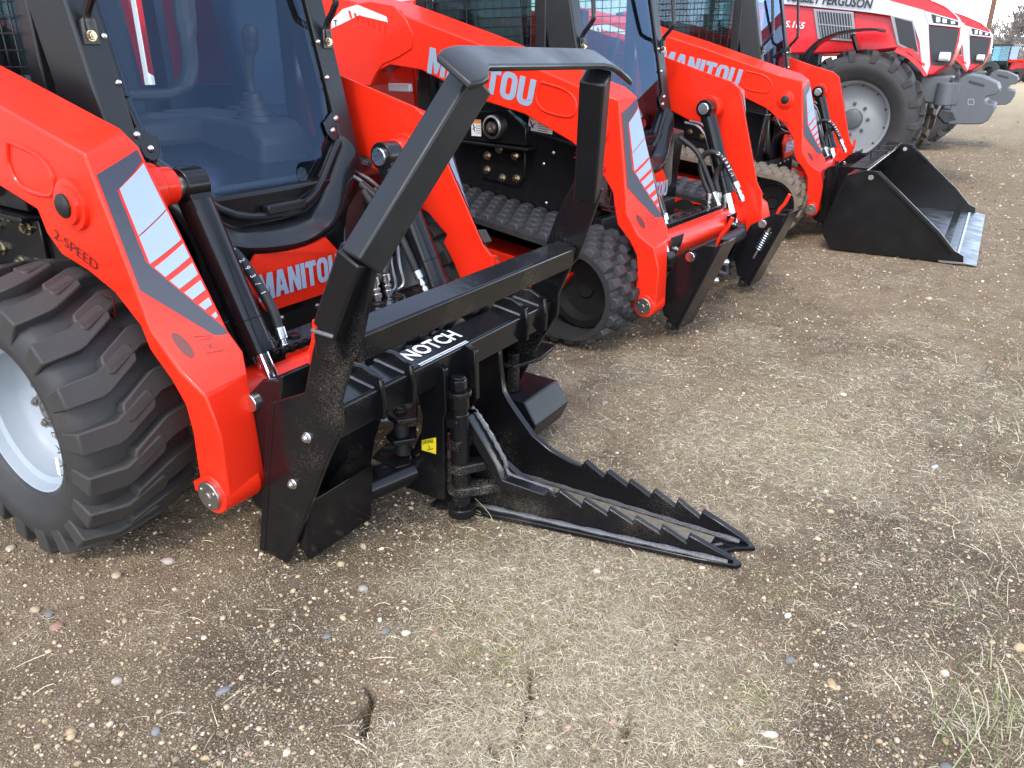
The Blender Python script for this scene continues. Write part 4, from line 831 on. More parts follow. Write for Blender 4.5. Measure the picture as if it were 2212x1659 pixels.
# swivel stack behind the near jaw
yp = S.x((985, 860), .1).y-.0; px_ = .10
gz = sorted([(q_.z, q_.x) for q_ in [S.plane(p, p0+Vector((0, -.03, 0)), n0) for p in [(1000, 893), (1016, 912), (1046, 960), (1072, 1008), (1086, 1040)]]])
gx_ = lambda z: float(np.interp(z, [q_[0] for q_ in gz], [q_[1] for q_ in gz]))
mb = MB(); cy_ = -.165
mb.cyl((px_, cy_, .05), (px_, cy_, .40), .026, 28); mb.cyl((px_, cy_, .375), (px_, cy_, .415), .031, 28, .029); mb.cyl((px_, cy_, .415), (px_, cy_, .430), .038, 28); mb.cyl((px_, cy_, .43), (px_, cy_, .465), .026, 6); mb.cyl((px_, cy_, .465), (px_, cy_, .473), .021, 20); mb.cyl((px_, cy_, .02), (px_, cy_, .05), .044, 28); mb.cyl((px_, cy_, .07), (px_, cy_, .36), .029, 28); mb.build('swivel_pin', 'black', SB, .003)
for z in (.11, .185, .265, .335):
    mb = MB(); L_ = gx_(z)-px_-.01
    o = [(px_-.04, cy_-.02), (px_-.02, cy_-.038), (px_+.02, cy_-.038), (px_+L_*.6, (cy_-.038)*.45+.55*(yn(px_+L_)-.03)), (px_+L_, yn(px_+L_)-.02), (px_+L_, yn(px_+L_)+.01), (px_+.02, cy_+.05), (px_-.02, cy_+.04), (px_-.04, cy_+.02)]
    mb.loft([Vector((x, y, z-.015)) for x, y in o], [Vector((x, y, z+.015)) for x, y in o]); mb.build('swivel_ear', 'ear', SB, .005, 3)
ga = [S.plane(p, p0+Vector((0, -.03, 0)), n0) for p in [(1000, 893), (1016, 912), (1046, 960), (1072, 1008), (1086, 1040), (1178, 1072)]]
gp_ = [S.plane(p, p0+Vector((0, -.048, 0)), n0) for p in [(985, 908), (1000, 891), (1014, 905), (1044, 955), (1070, 1003), (1086, 1038), (1178, 1070), (1168, 1080), (1078, 1056), (1060, 1022), (1028, 968), (1000, 918)]]
MB().prism(gp_, (-.007, .046, 0)).build('jaw_gusset', 'black', SB, .003)
mb = MB(); gw = smooth_path([g+Vector((.012, .028, .012)) for g in ga], 6); mb.tube(gw, [.007+.0015*math.sin(k*2.3) for k in range(len(gw))], 8); mb.build('weld_bead', 'weld', SB)
# push cylinder and its lugs on the left
mb = MB(); mb.cyl((a_.x-.03, YL+wl-.05, .10), (-.06, -.16, .13), .038, 24); mb.cyl((-.14, -.28, .115), (-.11, -.23, .12), .046, 24); cyl = mb.build('push_cylinder', 'blackc', SB, .004)
o = [S.z(p, .165) for p in [(800, 992), (815, 972), (850, 960), (884, 966), (898, 985), (890, 1004), (855, 1014)]]
mb = MB(); mb.loft(o, [q_.lerp(o[3], .25)+Vector((0, 0, .02)) for q_ in o]); mb.build('cylinder_cover', 'black', cyl, .006, 3)
for z, pp in ((.335, [(836, 902), (848, 884), (880, 872), (902, 880), (902, 908), (858, 914)]), (.255, [(834, 944), (848, 930), (900, 925), (900, 952), (850, 960)])):
    o = [S.z(p, z) for p in pp]; MB().loft([q_-Vector((0, 0, .009)) for q_ in o], [q_+Vector((0, 0, .009)) for q_ in o]).build('pivot_lug', 'black', SB, .004)
c = S.z((864, 892), .335); mb = MB(); mb.cyl((c.x, c.y, .20), (c.x, c.y, .35), .022, 20); mb.hexbolt((c.x, c.y, .345), (0, 0, 1), .016, .016); mb.build('lug_pin', 'dark', SB, .002)
# folded hose sleeve hanging behind the beam
sl = smooth_path([S.y((885, 830), -.26)+Vector((-.01, 0, .02)), (-.10, -.28, .46), (-.12, -.24, .53), (-.12, -.12, .565), (-.115, .02, .575), (-.105, .14, .59), (-.10, .26, .56), (-.12, .34, .48)], 8)
mb = MB(); mb.tube(sl, [.052+.010*math.sin(k*.8)+.006*math.sin(k*2.3) for k in range(len(sl))], 16); hs = mb.build('hose_sleeve', 'cloth', SB)
mb = MB(); c = Vector(sl[30]); mb.tube([c+Vector((.062*math.cos(a), 0.012*math.sin(a*2), .062*math.sin(a))) for a in np.linspace(0, 2*math.pi, 20)], .005, 8); mb.build('sleeve_tie', 'hose', hs)
c = S.y((878, 838), -.26); mb = MB(); mb.box(c, (.05, .05, .05)); mb.cyl(c-Vector((0, 0, .02)), c-Vector((0, 0, .06)), .02, 6); mb.build('hose_elbow', 'dark', SB, .006)
# guard block and pivot lug on the right
mb = MB(); mb.loft([Vector((-.22, .34, .04)), Vector((.06, .30, .05)), Vector((.09, .30, .12)), Vector((.04, .30, .20)), Vector((-.20, .34, .19))], [Vector((-.22, .58, .04)), Vector((.06, .54, .05)), Vector((.09, .54, .12)), Vector((.04, .54, .20)), Vector((-.20, .58, .19))]); mb.build('guard_block', 'satin', SB, .006)
mb = MB(); mb.loft([Vector((-.10, .33, .30)), Vector((-.02, .33, .30)), Vector((.02, .45, .30)), Vector((.0, .60, .30)), Vector((-.12, .60, .30))], [Vector((-.10, .33, .314)), Vector((-.02, .33, .314)), Vector((.02, .45, .314)), Vector((.0, .60, .314)), Vector((-.12, .60, .314))]); mb.cyl((-.05, .37, .20), (-.05, .37, .345), .024, 18); mb.build('side_lug', 'black', SB, .003)
# yellow grease sticker on the first rib
a = S.y((911, 951), -.202); b = S.y((942, 945), -.202); c = S.y((942, 981), -.202); d = S.y((911, 972), -.202)
st = MB().poly([a, b, c, d]).build('grease_sticker', 'yellow', SB)
font_text('GREASE', a.lerp(d, .38)+Vector((.003, -.002, 0)), (b-a), (a-d), .012, 'sticker_word', 'print_k', st, .01, .78)
mb = MB(); m0 = a.lerp(c, .6)+Vector((0, -.002, 0)); mb.bar(m0+Vector((-.012, 0, -.008)), m0+Vector((.012, 0, .004)), .002, .001, (0, 1, 0)); mb.bar(m0+Vector((.0, 0, -.002)), m0+Vector((-.004, 0, .012)), .0016, .001, (0, 1, 0)); mb.build('sticker_drawing', 'print_k', st)

# ------------------------------------------------------------------ tractors
TF = Frame(VPX, (-1.47, 10.35, 0))
def hw_(x): return .45 if x < .30 else .45-.30*((x-.30)/.62)**1.3 if x < .92 else .15
def side(p, off=0.):
    y = -.45
    for _ in range(8): P = TF.y(p, y); y = -(hw_(P.x)+off)
    P = TF.y(p, y); return P
def panel(root, px, name, m, off, t=.012, mirror=True, bevel=.003):
    a = [side(p, off) for p in px]; out = MB().loft(a, [q+Vector((0, t+off, 0)) for q in a]).build(name, m, root, bevel)
    if mirror: b = [Vector((q.x, -q.y, q.z)) for q in a]; MB().loft(b, [q-Vector((0, t+off, 0)) for q in b]).build(name, m, root, bevel)
    return out
def build_tractor(label):
    T = thing('tractor', label, 'tractor', group='red farm tractors behind the loaders'); TF.place(T)
    out = [(1420, -95), (1700, -78), (1900, -40), (1990, -10), (2040, 12), (2064, 33), (2076, 52), (2072, 90), (2062, 118), (2050, 142), (2012, 164), (2002, 163), (1988, 142), (1962, 118), (1936, 106), (1880, 112), (1785, 116), (1420, 118)]
    A = [side(p) for p in out]; top = len([p for p in out if p[1] < 55])
    B = [Vector((q.x, -q.y, q.z)) for q in A]
    for i in range(7):                                     # crown of the bonnet: the top edge leans in
        A[i].y *= .8; B[i].y *= .8
    hood = MB().loft(A, B).build('hood', 'red_t', T, .03, 4)
    panel(T, [(1420, -45), (1700, -25), (1900, -5), (1996, 22), (2006, 52), (2009, 140), (2002, 164), (1992, 148), (1986, 90), (1970, 45), (1925, 34), (1870, 26), (1710, 10), (1420, -8)], 'hood_stripe', 'trwhite', .006)
    panel(T, [(1923, 33), (1972, 44), (1985, 118), (1938, 97)], 'vent_frame', 'trim', .010)
    panel(T, [(1932, 37), (1970, 47), (1983, 113), (1943, 93)], 'vent_opening', 'grille', .014)
    panel(T, [(1937, 103), (1965, 114), (1990, 140), (2004, 164), (1996, 166), (1984, 148), (1958, 124), (1930, 112)], 'arch_trim', 'red_t', .012)
    g = panel(T, [(2007, 56), (2072, 64), (2062, 112), (2050, 142), (2012, 140)], 'grille_mesh', 'grille', .008)
    panel(T, [(1996, 23), (2076, 46), (2074, 60), (2006, 53)], 'headlamp_surround', 'trwhite', .012)
    panel(T, [(2012, 30), (2070, 47), (2070, 55), (2016, 49)], 'headlamp_recess', 'print_k', .016)
    for a in (2022, 2036, 2054): panel(T, [(a, 33+.28*(a-2012)), (a+9, 35+.28*(a-2012)), (a+9, 47+.12*(a-2012)), (a, 47+.12*(a-2012))], 'headlamp', 'lamp', .020)
    c = side((2035, 122), .02); mb = MB(); mb.box((c.x, c.y+.02, c.z), (.16, .08, .10)); mb.build('fog_lamp_housing', 'grille', T, .01)
    mb = MB(); mb.cyl((c.x-.02, c.y-.04, c.z), (c.x+.08, c.y-.05, c.z-.005), .045, 18); mb.build('fog_lamp', 'lamp', T, .006)
    gv = panel(T, [(1757, 19), (1843, 26), (1849, 90), (1766, 84)], 'side_grille_frame', 'trim', .012)
    panel(T, [(1764, 24), (1838, 30), (1843, 84), (1772, 79)], 'side_grille', 'grille', .016)
    mb = MB()
    for k in range(12):
        t = (k+.5)/12; a = side((1764+t*74, 24+t*6), .022); b = side((1772+t*71, 79+t*5), .022); mb.bar(a, b, .008, .006, (0, 1, 0))
    a = side((1767, 52), .024); b = side((1841, 58), .024); mb.bar(a, b, .012, .008, (0, 1, 0)); mb.build('side_grille_bars', 'trim', gv)
    a = side((1700, 1), .020); b = side((1882, 18), .020); d = (b-a); font_text('MASSEY FERGUSON', a+Vector((0, -.006, 0)), d, (0, 0, 1), .088, 'maker_lettering', 'print_k', T, .018, d.length/(1.42), .12) if False else None
    tx = font_text('MASSEY FERGUSON', a+Vector((0, -.008, 0)), d, (0, 0, 1), .085, 'maker_lettering', 'print_k', T, .035, 1.0, .15)
    L_ = max((v.co-a).dot(d.normalized()) for v in tx.data.vertices)
    for v in tx.data.vertices: q = (v.co-a).dot(d.normalized()); v.co += d.normalized()*(q*(d.length/L_-1))
    a = side((1716, 56), .004); font_text('6S.165', a+Vector((-.16, -.004, 0)), d, (0, 0, 1), .065, 'model_number', 'white', T, .02, 1.1, .2)
    # front fender strip over the wheel
    fs = [TF.y(p, -.78) for p in [(1735, 132), (1750, 112), (1775, 90), (1814, 74), (1856, 67), (1890, 66), (1906, 70)]]; fs = smooth_path(fs, 4)
    mb = MB(); ring = []
    for i, p in enumerate(fs):
        t = (fs[min(i+1, len(fs)-1)]-fs[max(i-1, 0)]).normalized(); u = Vector((-t.z, 0, t.x)); wv = .19
        ring.append([p+Vector((0, -wv*.6, 0)), p+Vector((0, wv, 0)), p+Vector((0, wv, 0))+u*.03, p+Vector((0, -wv*.6, 0))+u*.022])
    mb.add([q for r in ring for q in r], [(i*4+k, i*4+(k+1) % 4, (i+1)*4+(k+1) % 4, (i+1)*4+k) for i in range(len(ring)-1) for k in range(4)]+[(0, 1, 2, 3), (len(ring)*4-1, len(ring)*4-2, len(ring)*4-3, len(ring)*4-4)])
    mb.build('front_fender', 'plastic', T, .004)
    a = TF.y((1842, 74), -.65); b = TF.y((1853, 115), -.6); mb = MB(); mb.bar(a, b, .06, .03); mb.build('fender_bracket', 'plastic', T, .004)
    AG = [(-.235, -.085), (-.10, -.05), (.02, .02), (.05, .05), (.03, .085), (-.10, .02), (-.235, -.01)]
    for s in (-1, 1): make_wheel(T, (-.085, s*.73, .70), s, .71, .45, 18, AG, .40, 'rubber', 'rubber_lug' if s < 0 else 'mud', 'trimrim', 0, .05, 'front_tyre')
    for s in (-1, 1): make_wheel(T, (-2.75, s*.75, .92), s, .93, .55, 20, [(a*1.2, b*1.3) for a, b in AG], .50, 'rubber', 'rubber_lug', 'trimrim', 0, .05, 'rear_tyre')
    mb = MB(); mb.box((-1.4, 0, .95), (3.2, .5, .5)); mb.box((0, 0, .62), (.22, 1.2, .2)); mb.box((.1, 0, .78), (.9, .4, .35)); mb.build('driveline', 'wgrey', T, .03)
    # weight carrier and slab weights
    car = [TF.y(p, -.28) for p in [(1990, 164), (2056, 164), (2050, 182), (2040, 196), (2032, 226), (1996, 222), (1984, 190)]]
    cr = MB().loft(car, [Vector((p.x, .28, p.z)) for p in car]).build('weight_carrier', 'wgrey', T, .02, 3)
    cc = TF.y((2043, 203), -.34); mb = MB(); mb.cyl((cc.x, -.34, cc.z+.115), (cc.x, -.34, cc.z-.115), .10, 24); mb.box((cc.x+.07, -.34, cc.z), (.12, .14, .22)); mb.build('carrier_knuckle', 'wgrey', T, .01)
    lw = [TF.y(p, -.40) for p in [(2022, 250), (2032, 232), (2062, 240), (2072, 262), (2040, 270)]]; MB().loft(lw, [Vector((p.x, .40, p.z)) for p in lw]).build('carrier_hook', 'grille', T, .02)
    z7 = lambda p: (1434+.3515*p[0], .3515*p[1])
    slab = [(1745, 765), (1752, 700), (1785, 540), (1820, 482), (1870, 455), (1960, 470), (2050, 512), (2062, 550), (2040, 582), (1985, 592), (1972, 612), (1982, 632), (2035, 645), (2025, 690), (1990, 742), (1950, 765)]
    n = 9; ww = .80/n
    for k in range(n):
        y = -.40+k*ww; ps = [TF.y(z7(p), -.40) for p in slab]; ps = [Vector((p.x, y, p.z)) for p in ps]; wt = MB().prism(ps, (0, ww-.006, 0)).build('front_weight', 'wgrey', T, .012, 3)
        if k == 0:
            hs = [TF.y(z7(p), -.402) for p in [(1868, 500), (1880, 494), (1965, 517), (1975, 528), (1962, 536), (1880, 514)]]; MB().poly(hs).build('weight_handle_slot', 'grille', wt)
            e = [TF.y(z7(p), -.402) for p in [(1870, 610), (1905, 610), (1905, 642), (1870, 642)]]; mb = MB()
            for i in range(4): mb.bar(e[i], e[(i+1) % 4], .008, .004, (0, 1, 0))
            mb.build('weight_emblem', 'trim', wt)
    # cab and rear body
    mb = MB(); mb.box((-2.1, 0, 1.25), (1.0, 1.3, .5)); mb.build('cab_base', 'plastic', T, .05)
    mb = MB()
    for x in (-1.65, -2.6):
        for s in (-1, 1): mb.bar((x, s*.68, 1.4), (x-.05, s*.66, 2.75), .07, .09)
    cf = mb.build('cab_posts', 'plastic', T, .01)
    MB().box((-2.15, 0, 2.82), (1.5, 1.5, .16)).build('cab_roof', 'red_t', T, .06, 3)
    for s in (-1, 1): MB().box((-2.12, s*.665, 2.08), (.86, .008, 1.28)).build('cab_window', 'glass_t', T)
    MB().box((-1.66, 0, 2.08), (.008, 1.26, 1.28)).build('windscreen', 'glass_t', T)
    return T
M['trimrim'] = mat('silver_grey_rim', (.27, .285, .295), .42, coat=.1, noise=.06)
T1 = build_tractor('red and silver farm tractor with grey slab weights, directly behind the bucket loader')
def copy_tree(o, parent=None):
    c = o.copy(); col.objects.link(c); c.parent = parent
    for ch in list(o.children): copy_tree(ch, c)
    return c
T2 = copy_tree(T1); T2['label'] = 'red and silver farm tractor half hidden behind the nearer tractor, last in the row'
a = G.y((2158, 193), 9.95); b = G.y((2204, 158), 14.6); T2.location = (T1.location.x+(b.x-a.x), T1.location.y+4.65, 0)

# ------------------------------------------------------------------ far background
def far_pt(px, dist): d = G.ray(px); h = math.hypot(d.x, d.y); return Vector((d.x/h*dist, d.y/h*dist, 0))
ft_ = thing('utility_tractor', 'small distant red tractor with black cab at the field edge', 'tractor', far_pt((2168, 130), 62)); ft_.rotation_euler = (0, 0, -.4)
mb = MB()
for x in (-.55, .55):
    for y in (-.6, .6): mb.bar((x, y, .9), (x*.95, y*.95, 2.15), .08, .08)
mb.box((0, 0, 2.18), (1.4, 1.4, .12)); mb.build('cab_frame', 'plastic', ft_, .02)
mb = MB()
for y in (-.585, .585): mb.box((0, y, 1.55), (1.0, .01, 1.1))
for x in (-.55, .55): mb.box((x, 0, 1.55), (.01, 1.1, 1.1))
mb.build('cab_glass', 'glass_t', ft_)
MB().prism([(.6, -.35, .7), (.6, -.35, 1.35), (1.7, -.35, 1.2), (1.8, -.35, .7)], (0, .7, 0)).build('hood', 'red_t', ft_, .05)
for y in (-.5, .5): MB().tube([(.3, y, 1.2), (1.4, y, 1.3), (2.1, y, .5)], .08, 6).build('loader_arm', 'red', ft_)
MB().prism([(2.0, -.8, .15), (2.2, -.8, .75), (2.6, -.8, .15)], (0, 1.6, 0)).build('loader_scoop', 'red', ft_, .02)
for x, r in ((-.4, .62), (1.3, .42)):
    for y in (-.7, .7): MB().lathe([(r*.5, -.14), (r*.93, -.15), (r, -.1), (r, .1), (r*.93, .15), (r*.5, .14), (.05, .1)], (x, y, r), (0, 1, 0), 24).build('tyre', 'rubber', ft_)
MB().box((.3, 0, .75), (2.2, .5, .5)).build('driveline', 'dark', ft_, .05)
p = far_pt((2120, 130), 56); po = thing('utility_pole', 'weathered brown wooden pole rising behind the last tractor', 'pole', p)
MB().cyl((0, 0, -.3), (0, 0, 8.5), .16, 14, .12).build('pole_shaft', 'pole', po); MB().bar((-.9, 0, 7.8), (.9, 0, 7.8), .1, .12).build('cross_arm', 'pole', po)
p = far_pt((2196, 130), 125); sg = thing('road_sign', 'small grey diamond road sign on a post by the bare trees', 'sign', p); sg.rotation_euler = (0, 0, AZ-.5)
MB().box((0, 0, .9), (.08, .08, 1.9)).build('sign_post', 'trim', sg); MB().prism([(-.55, -.05, 1.85), (0, -.05, 1.3), (.55, -.05, 1.85), (0, -.05, 2.4)], (0, -.02, 0)).build('sign_panel', 'trim', sg)
def bare_tree(loc, h, seed, label):
    rnd = random.Random(seed); T = thing('bare_tree', label, 'tree', loc, 'bare trees beyond the field')
    trunk, crown = MB(), MB()
    def grow(p, d, L, r, lv):
        n = 3; pts = [p]; q = p; dd = d
        for i in range(n): dd = (dd+Vector((rnd.gauss(0, .13), rnd.gauss(0, .13), rnd.gauss(.04, .08)))).normalized(); q = q+dd*L/n; pts.append(q)
        (trunk if lv < 2 else crown).tube(pts, [r*(1-.45*i/n) for i in range(n+1)], 5 if lv < 2 else 3, False)
        if lv >= 6: return
        for k in range(rnd.choice((2, 3, 3)) if lv > 0 else 5):
            a = rnd.uniform(.25, .75); bd = (dd+Vector((rnd.gauss(0, a), rnd.gauss(0, a), rnd.gauss(.1, .3)))).normalized()
            grow(pts[rnd.choice((2, 3, 3)) if lv > 0 else rnd.choice((1, 2, 3))], bd, L*rnd.uniform(.6, .85), max(r*.55, .05), lv+1)
    grow(Vector((0, 0, -.1)), Vector((rnd.gauss(0, .06), rnd.gauss(0, .06), 1)).normalized(), h*.26, h*.016, 0)
    trunk.build('trunk', 'bark', T); crown.build('crown', 'bark', T); return T
for k, (px, ds, h, lab) in enumerate([(2112, 170, 7.5, 'low bare tree just right of the last tractor hood'), (2140, 160, 8.5, 'bare grey tree standing behind the distant small tractor'), (2165, 150, 10, 'bushy bare grey tree left of the road sign'), (2188, 165, 9.0, 'bare grey tree directly behind the road sign'), (2206, 140, 10.5, 'tall bare grey tree at the right edge of the picture'), (2100, 200, 9.5, 'bare tree seen over the nose of the last tractor'), (2126, 190, 8, 'small bare tree at the left end of the far tree line'), (2152, 185, 10.5, 'bare tree rising behind the gap left of the bushy one'), (2176, 190, 12, 'slender bare tree at the back, left of the sign'), (2198, 195, 12.5, 'tallest bare tree at the back, above the sign')]):
    bare_tree(far_pt((px, 130), ds), h, 50+k, lab)
# low brush under the trees: one mass of twigs
mb = MB(); rb = random.Random(3)
for k in range(4200):
    c = far_pt((rb.uniform(2085, 2330), 130), rb.uniform(120, 190)); L_ = rb.uniform(.8, 3.0); d = Vector((rb.gauss(0, .35), rb.gauss(0, .35), 1)).normalized(); mb.tube([c, c+d*L_*.5, c+d*L_+Vector((rb.gauss(0, .3), rb.gauss(0, .3), 0))], [.06, .05, .03], 3, False)
tag(mb.build('brush', 'bark'), 'grey brown leafless brush along the far field edge', 'brush', kind='stuff')
# ribbed metal shed behind the row, seen through the cabs
shed = thing('metal_shed', 'long pale ribbed metal building seen through the loader cab windows', 'building', (-9.5, 10, 0))
y = -19.5; pm = None
while y < 19.5:
    if pm is None:
        mb = MB(); o = []
        for k in range(4): o += [(0, k*.25), (0, k*.25+.17), (.035, k*.25+.19), (.035, k*.25+.23)]
        o += [(0, 1.0)]; A = [Vector((px, py, 0)) for px, py in o]; mb.loft(A+[Vector((-.03, 1.0, 0)), Vector((-.03, 0, 0))], [q+Vector((0, 0, 4.6)) for q in A]+[Vector((-.03, 1.0, 4.6)), Vector((-.03, 0, 4.6))]); pm = mb.build('wall_panel', 'wall', shed); pm.location = (0, y, 0)
    else: c = pm.copy(); col.objects.link(c); c.location = (0, y, 0)
    y += 1.004
MB().prism([(.35, -19.8, 4.5), (.35, -19.8, 4.62), (-5, -19.8, 6.2), (-5, -19.8, 6.0)], (0, 39.6, 0)).build('roof', 'trim', shed); MB().box((-5, 0, 2.2), (9.6, 38.6, 4.4)).build('shed_core', 'wall', shed)

# ------------------------------------------------------------------ gravel, thatch, grass
def visible(x, y, mg=160):
    q = np.stack([x, y, np.zeros_like(x)-CAM_H], -1); d = q @ np.array(G.fw); u = 1106+F_PX*(q @ np.array(G.r))/d; v = 829.5-F_PX*(q @ np.array(G.up))/d
    return (d > .2) & (u > -mg) & (u < 2212+mg) & (v > 0) & (v < 1659+mg)
def scatter(n, r0, r1):
    r = r0*(r1/r0)**rng.random(n); a = AZ+math.pi/2+(rng.random(n)-.5)*1.75; x, y = r*np.cos(a), r*np.sin(a); k = visible(x, y) & (crack_depth(x, y) < .006); return x[k], y[k], r[k]
def mesh_np(name, V, Fq, m, k):
    me = bpy.data.meshes.new(name); me.vertices.add(len(V)); me.vertices.foreach_set('co', V.astype(np.float32).ravel()); me.loops.add(Fq.size); me.loops.foreach_set('vertex_index', Fq.astype(np.int32).ravel())
    me.polygons.add(len(Fq)); me.polygons.foreach_set('loop_start', np.arange(0, Fq.size, k)); me.update(calc_edges=True); me.polygons.foreach_set('use_smooth', np.ones(len(Fq), bool)); me.materials.append(m)
    o = bpy.data.objects.new(name, me); col.objects.link(o); return o
def island_mat(name, ramp, rough=.85):
    m = bpy.data.materials.new(name); m.use_nodes = True; t = m.node_tree; b = t.nodes['Principled BSDF']; g = t.nodes.new('ShaderNodeNewGeometry'); r = t.nodes.new('ShaderNodeValToRGB'); r.color_ramp.interpolation = 'LINEAR'
    while len(r.color_ramp.elements) < len(ramp): r.color_ramp.elements.new(.5)
    for e, (p, c) in zip(r.color_ramp.elements, ramp): e.position = p; e.color = (*c, 1)
    t.links.new(g.outputs['Random Per Island'], r.inputs[0]); n = t.nodes.new('ShaderNodeTexNoise'); n.inputs['Scale'].default_value = 130; tc = t.nodes.new('ShaderNodeTexCoord'); t.links.new(tc.outputs['Object'], n.inputs['Vector'])
    mx = t.nodes.new('ShaderNodeMix'); mx.data_type = 'RGBA'; mx.blend_type = 'MULTIPLY'; mx.inputs[0].default_value = .5; t.links.new(r.outputs[0], mx.inputs[6]); t.links.new(n.outputs[0], mx.inputs[7]); 
    vm = t.nodes.new('ShaderNodeMix'); vm.data_type = 'RGBA'; vm.blend_type = 'MULTIPLY'; vm.inputs[0].default_value = 1; vm.inputs[7].default_value = (1.3, 1.3, 1.3, 1); t.links.new(mx.outputs[2], vm.inputs[6])
    t.links.new(vm.outputs[2], b.inputs['Base Color']); b.inputs['Roughness'].default_value = rough; b.inputs['Specular IOR Level'].default_value = .25; return m
ph = (1+5**.5)/2; ICO = np.array([(-1, ph, 0), (1, ph, 0), (-1, -ph, 0), (1, -ph, 0), (0, -1, ph), (0, 1, ph), (0, -1, -ph), (0, 1, -ph), (ph, 0, -1), (ph, 0, 1), (-ph, 0, -1), (-ph, 0, 1)])/math.hypot(1, ph)
ICF = np.array([(0, 11, 5), (0, 5, 1), (0, 1, 7), (0, 7, 10), (0, 10, 11), (1, 5, 9), (5, 11, 4), (11, 10, 2), (10, 7, 6), (7, 1, 8), (3, 9, 4), (3, 4, 2), (3, 2, 6), (3, 6, 8), (3, 8, 9), (4, 9, 5), (2, 4, 11), (6, 2, 10), (8, 6, 7), (9, 8, 1)])
def pebbles(name, x, y, size, m, sink=.25):
    n = len(x); nv = len(ICO); J = ICO[None]*(1+rng.normal(0, .13, (n, nv, 1))); sc = np.stack([rng.uniform(.8, 1.35, n), rng.uniform(.7, 1.05, n), rng.uniform(.45, .85, n)], -1)*size[:, None]
    J = J*sc[:, None, :]; a = rng.uniform(0, 6.28, n); c, s = np.cos(a)[:, None], np.sin(a)[:, None]
    V = np.stack([J[..., 0]*c-J[..., 1]*s+x[:, None], J[..., 0]*s+J[..., 1]*c+y[:, None], J[..., 2]+(hgt(x, y)+sc[:, 2]*(1-2*sink))[:, None]], -1).reshape(-1, 3)
    return mesh_np(name, V, (ICF[None]+np.arange(n)[:, None, None]*nv).reshape(-1, 3), m, 3)
PEB = island_mat('pebble_mix', [(0, (0.108, 0.081, 0.056)), (.2, (0.232, 0.173, 0.109)), (.38, (0.371, 0.277, 0.167)), (.55, (0.494, 0.375, 0.230)), (.68, (0.294, 0.255, 0.206)), (.78, (0.556, 0.450, 0.307)), (.88, (0.340, 0.225, 0.160)), (.95, (0.649, 0.555, 0.405)), (1, (0.772, 0.690, 0.544))])
OCT = np.array([(1, 0, 0), (0, 1, 0), (-1, 0, 0), (0, -1, 0), (0, 0, 1), (0, 0, -1)], float); OCF = np.array([(0, 1, 4), (1, 2, 4), (2, 3, 4), (3, 0, 4), (1, 0, 5), (2, 1, 5), (3, 2, 5), (0, 3, 5)])
x, y, r = scatter(230000, .95, 24); th, mo, da = cover(x, y)
keep = rng.random(len(x)) < np.clip(.95-.68*th+.5*(fbm(x, y, 5, 301)-.5), .12, 1); x, y, r = x[keep], y[keep], r[keep]
sz = np.clip(np.exp(rng.normal(math.log(.00165), .55, len(x))), .0009, .013)*(1+.16*np.clip(r-1.6, 0, 12))
big = sz/(1+.16*np.clip(r-1.6, 0, 12)) > .0030; print('pebbles', len(x), big.sum())
tag(pebbles('gravel', x[big], y[big], sz[big], PEB), 'loose tan and brown gravel stones strewn over the yard', 'gravel', kind='stuff')
ICO, ICF = OCT, OCF
tag(pebbles('grit', x[~big], y[~big], sz[~big], PEB), 'fine tan and brown grit covering the bare soil', 'grit', kind='stuff')
def blades(name, x, y, L, wd, lift, m, curl=1.1, droop=True):
    n = len(x); K = 4; h = rng.uniform(0, 6.28, n); kap = rng.normal(0, curl, n); V = np.zeros((n, K, 2, 3)); px, py = x.copy(), y.copy(); pz = hgt(x, y)+.0015; tt = np.linspace(0, 1, K)
    for k in range(K):
        a = h+kap*tt[k]; zz = pz+(lift*np.sin(math.pi*tt[k]) if droop else lift*tt[k]**.8); ww = wd*(1-.75*tt[k])/2; nx_, ny_ = -np.sin(a), np.cos(a)
        V[:, k, 0] = np.stack([px+nx_*ww, py+ny_*ww, zz], -1); V[:, k, 1] = np.stack([px-nx_*ww, py-ny_*ww, zz+wd*.3], -1)
        st = L/(K-1)*(1 if droop else (1-.6*(1-tt[k]))); px = px+np.cos(a)*st; py = py+np.sin(a)*st
    f = np.array([(2*k, 2*k+1, 2*k+3, 2*k+2) for k in range(K-1)]); return mesh_np(name, V.reshape(-1, 3), (f[None]+np.arange(n)[:, None, None]*(2*K)).reshape(-1, 4), m, 4)
STRAW = island_mat('dry_straw', [(0, (0.190, 0.153, 0.100)), (.3, (0.346, 0.285, 0.183)), (.6, (0.536, 0.450, 0.300)), (.85, (0.727, 0.620, 0.442)), (1, (0.850, 0.819, 0.634))], .8)
x, y, r = scatter(520000, .95, 14); th, mo, da = cover(x, y); keep = rng.random(len(x)) < np.clip(th*1.15, .015, 1)*np.clip(.35+1.2*fbm(x, y, 7, 411), 0, 1); x, y, r = x[keep], y[keep], r[keep]
tag(blades('dead_grass', x, y, np.clip(rng.normal(.024, .011, len(x)), .007, .08)*(1+.05*r), (.0004+.00024*r)*rng.uniform(.6, 1.5, len(x)), rng.uniform(.0005, .008, len(x)), STRAW, 1.8), 'matted dead straw coloured grass lying over the yard', 'grass', kind='stuff')
# broader pale straw bits
x, y, r = scatter(2600, .95, 9); th, mo, da = cover(x, y); keep = rng.random(len(x)) < .12+.35*th; x, y, r = x[keep], y[keep], r[keep]
tag(blades('straw_litter', x, y, rng.uniform(.015, .07, len(x)), (.0014+.0004*r)*rng.uniform(.6, 1.6, len(x)), rng.uniform(.002, .008, len(x)), island_mat('pale_straw', [(0, (0.428, 0.351, 0.218)), (1, (0.696, 0.598, 0.423))]), .5), 'pale broken straw and husks scattered on the ground', 'straw', kind='stuff')
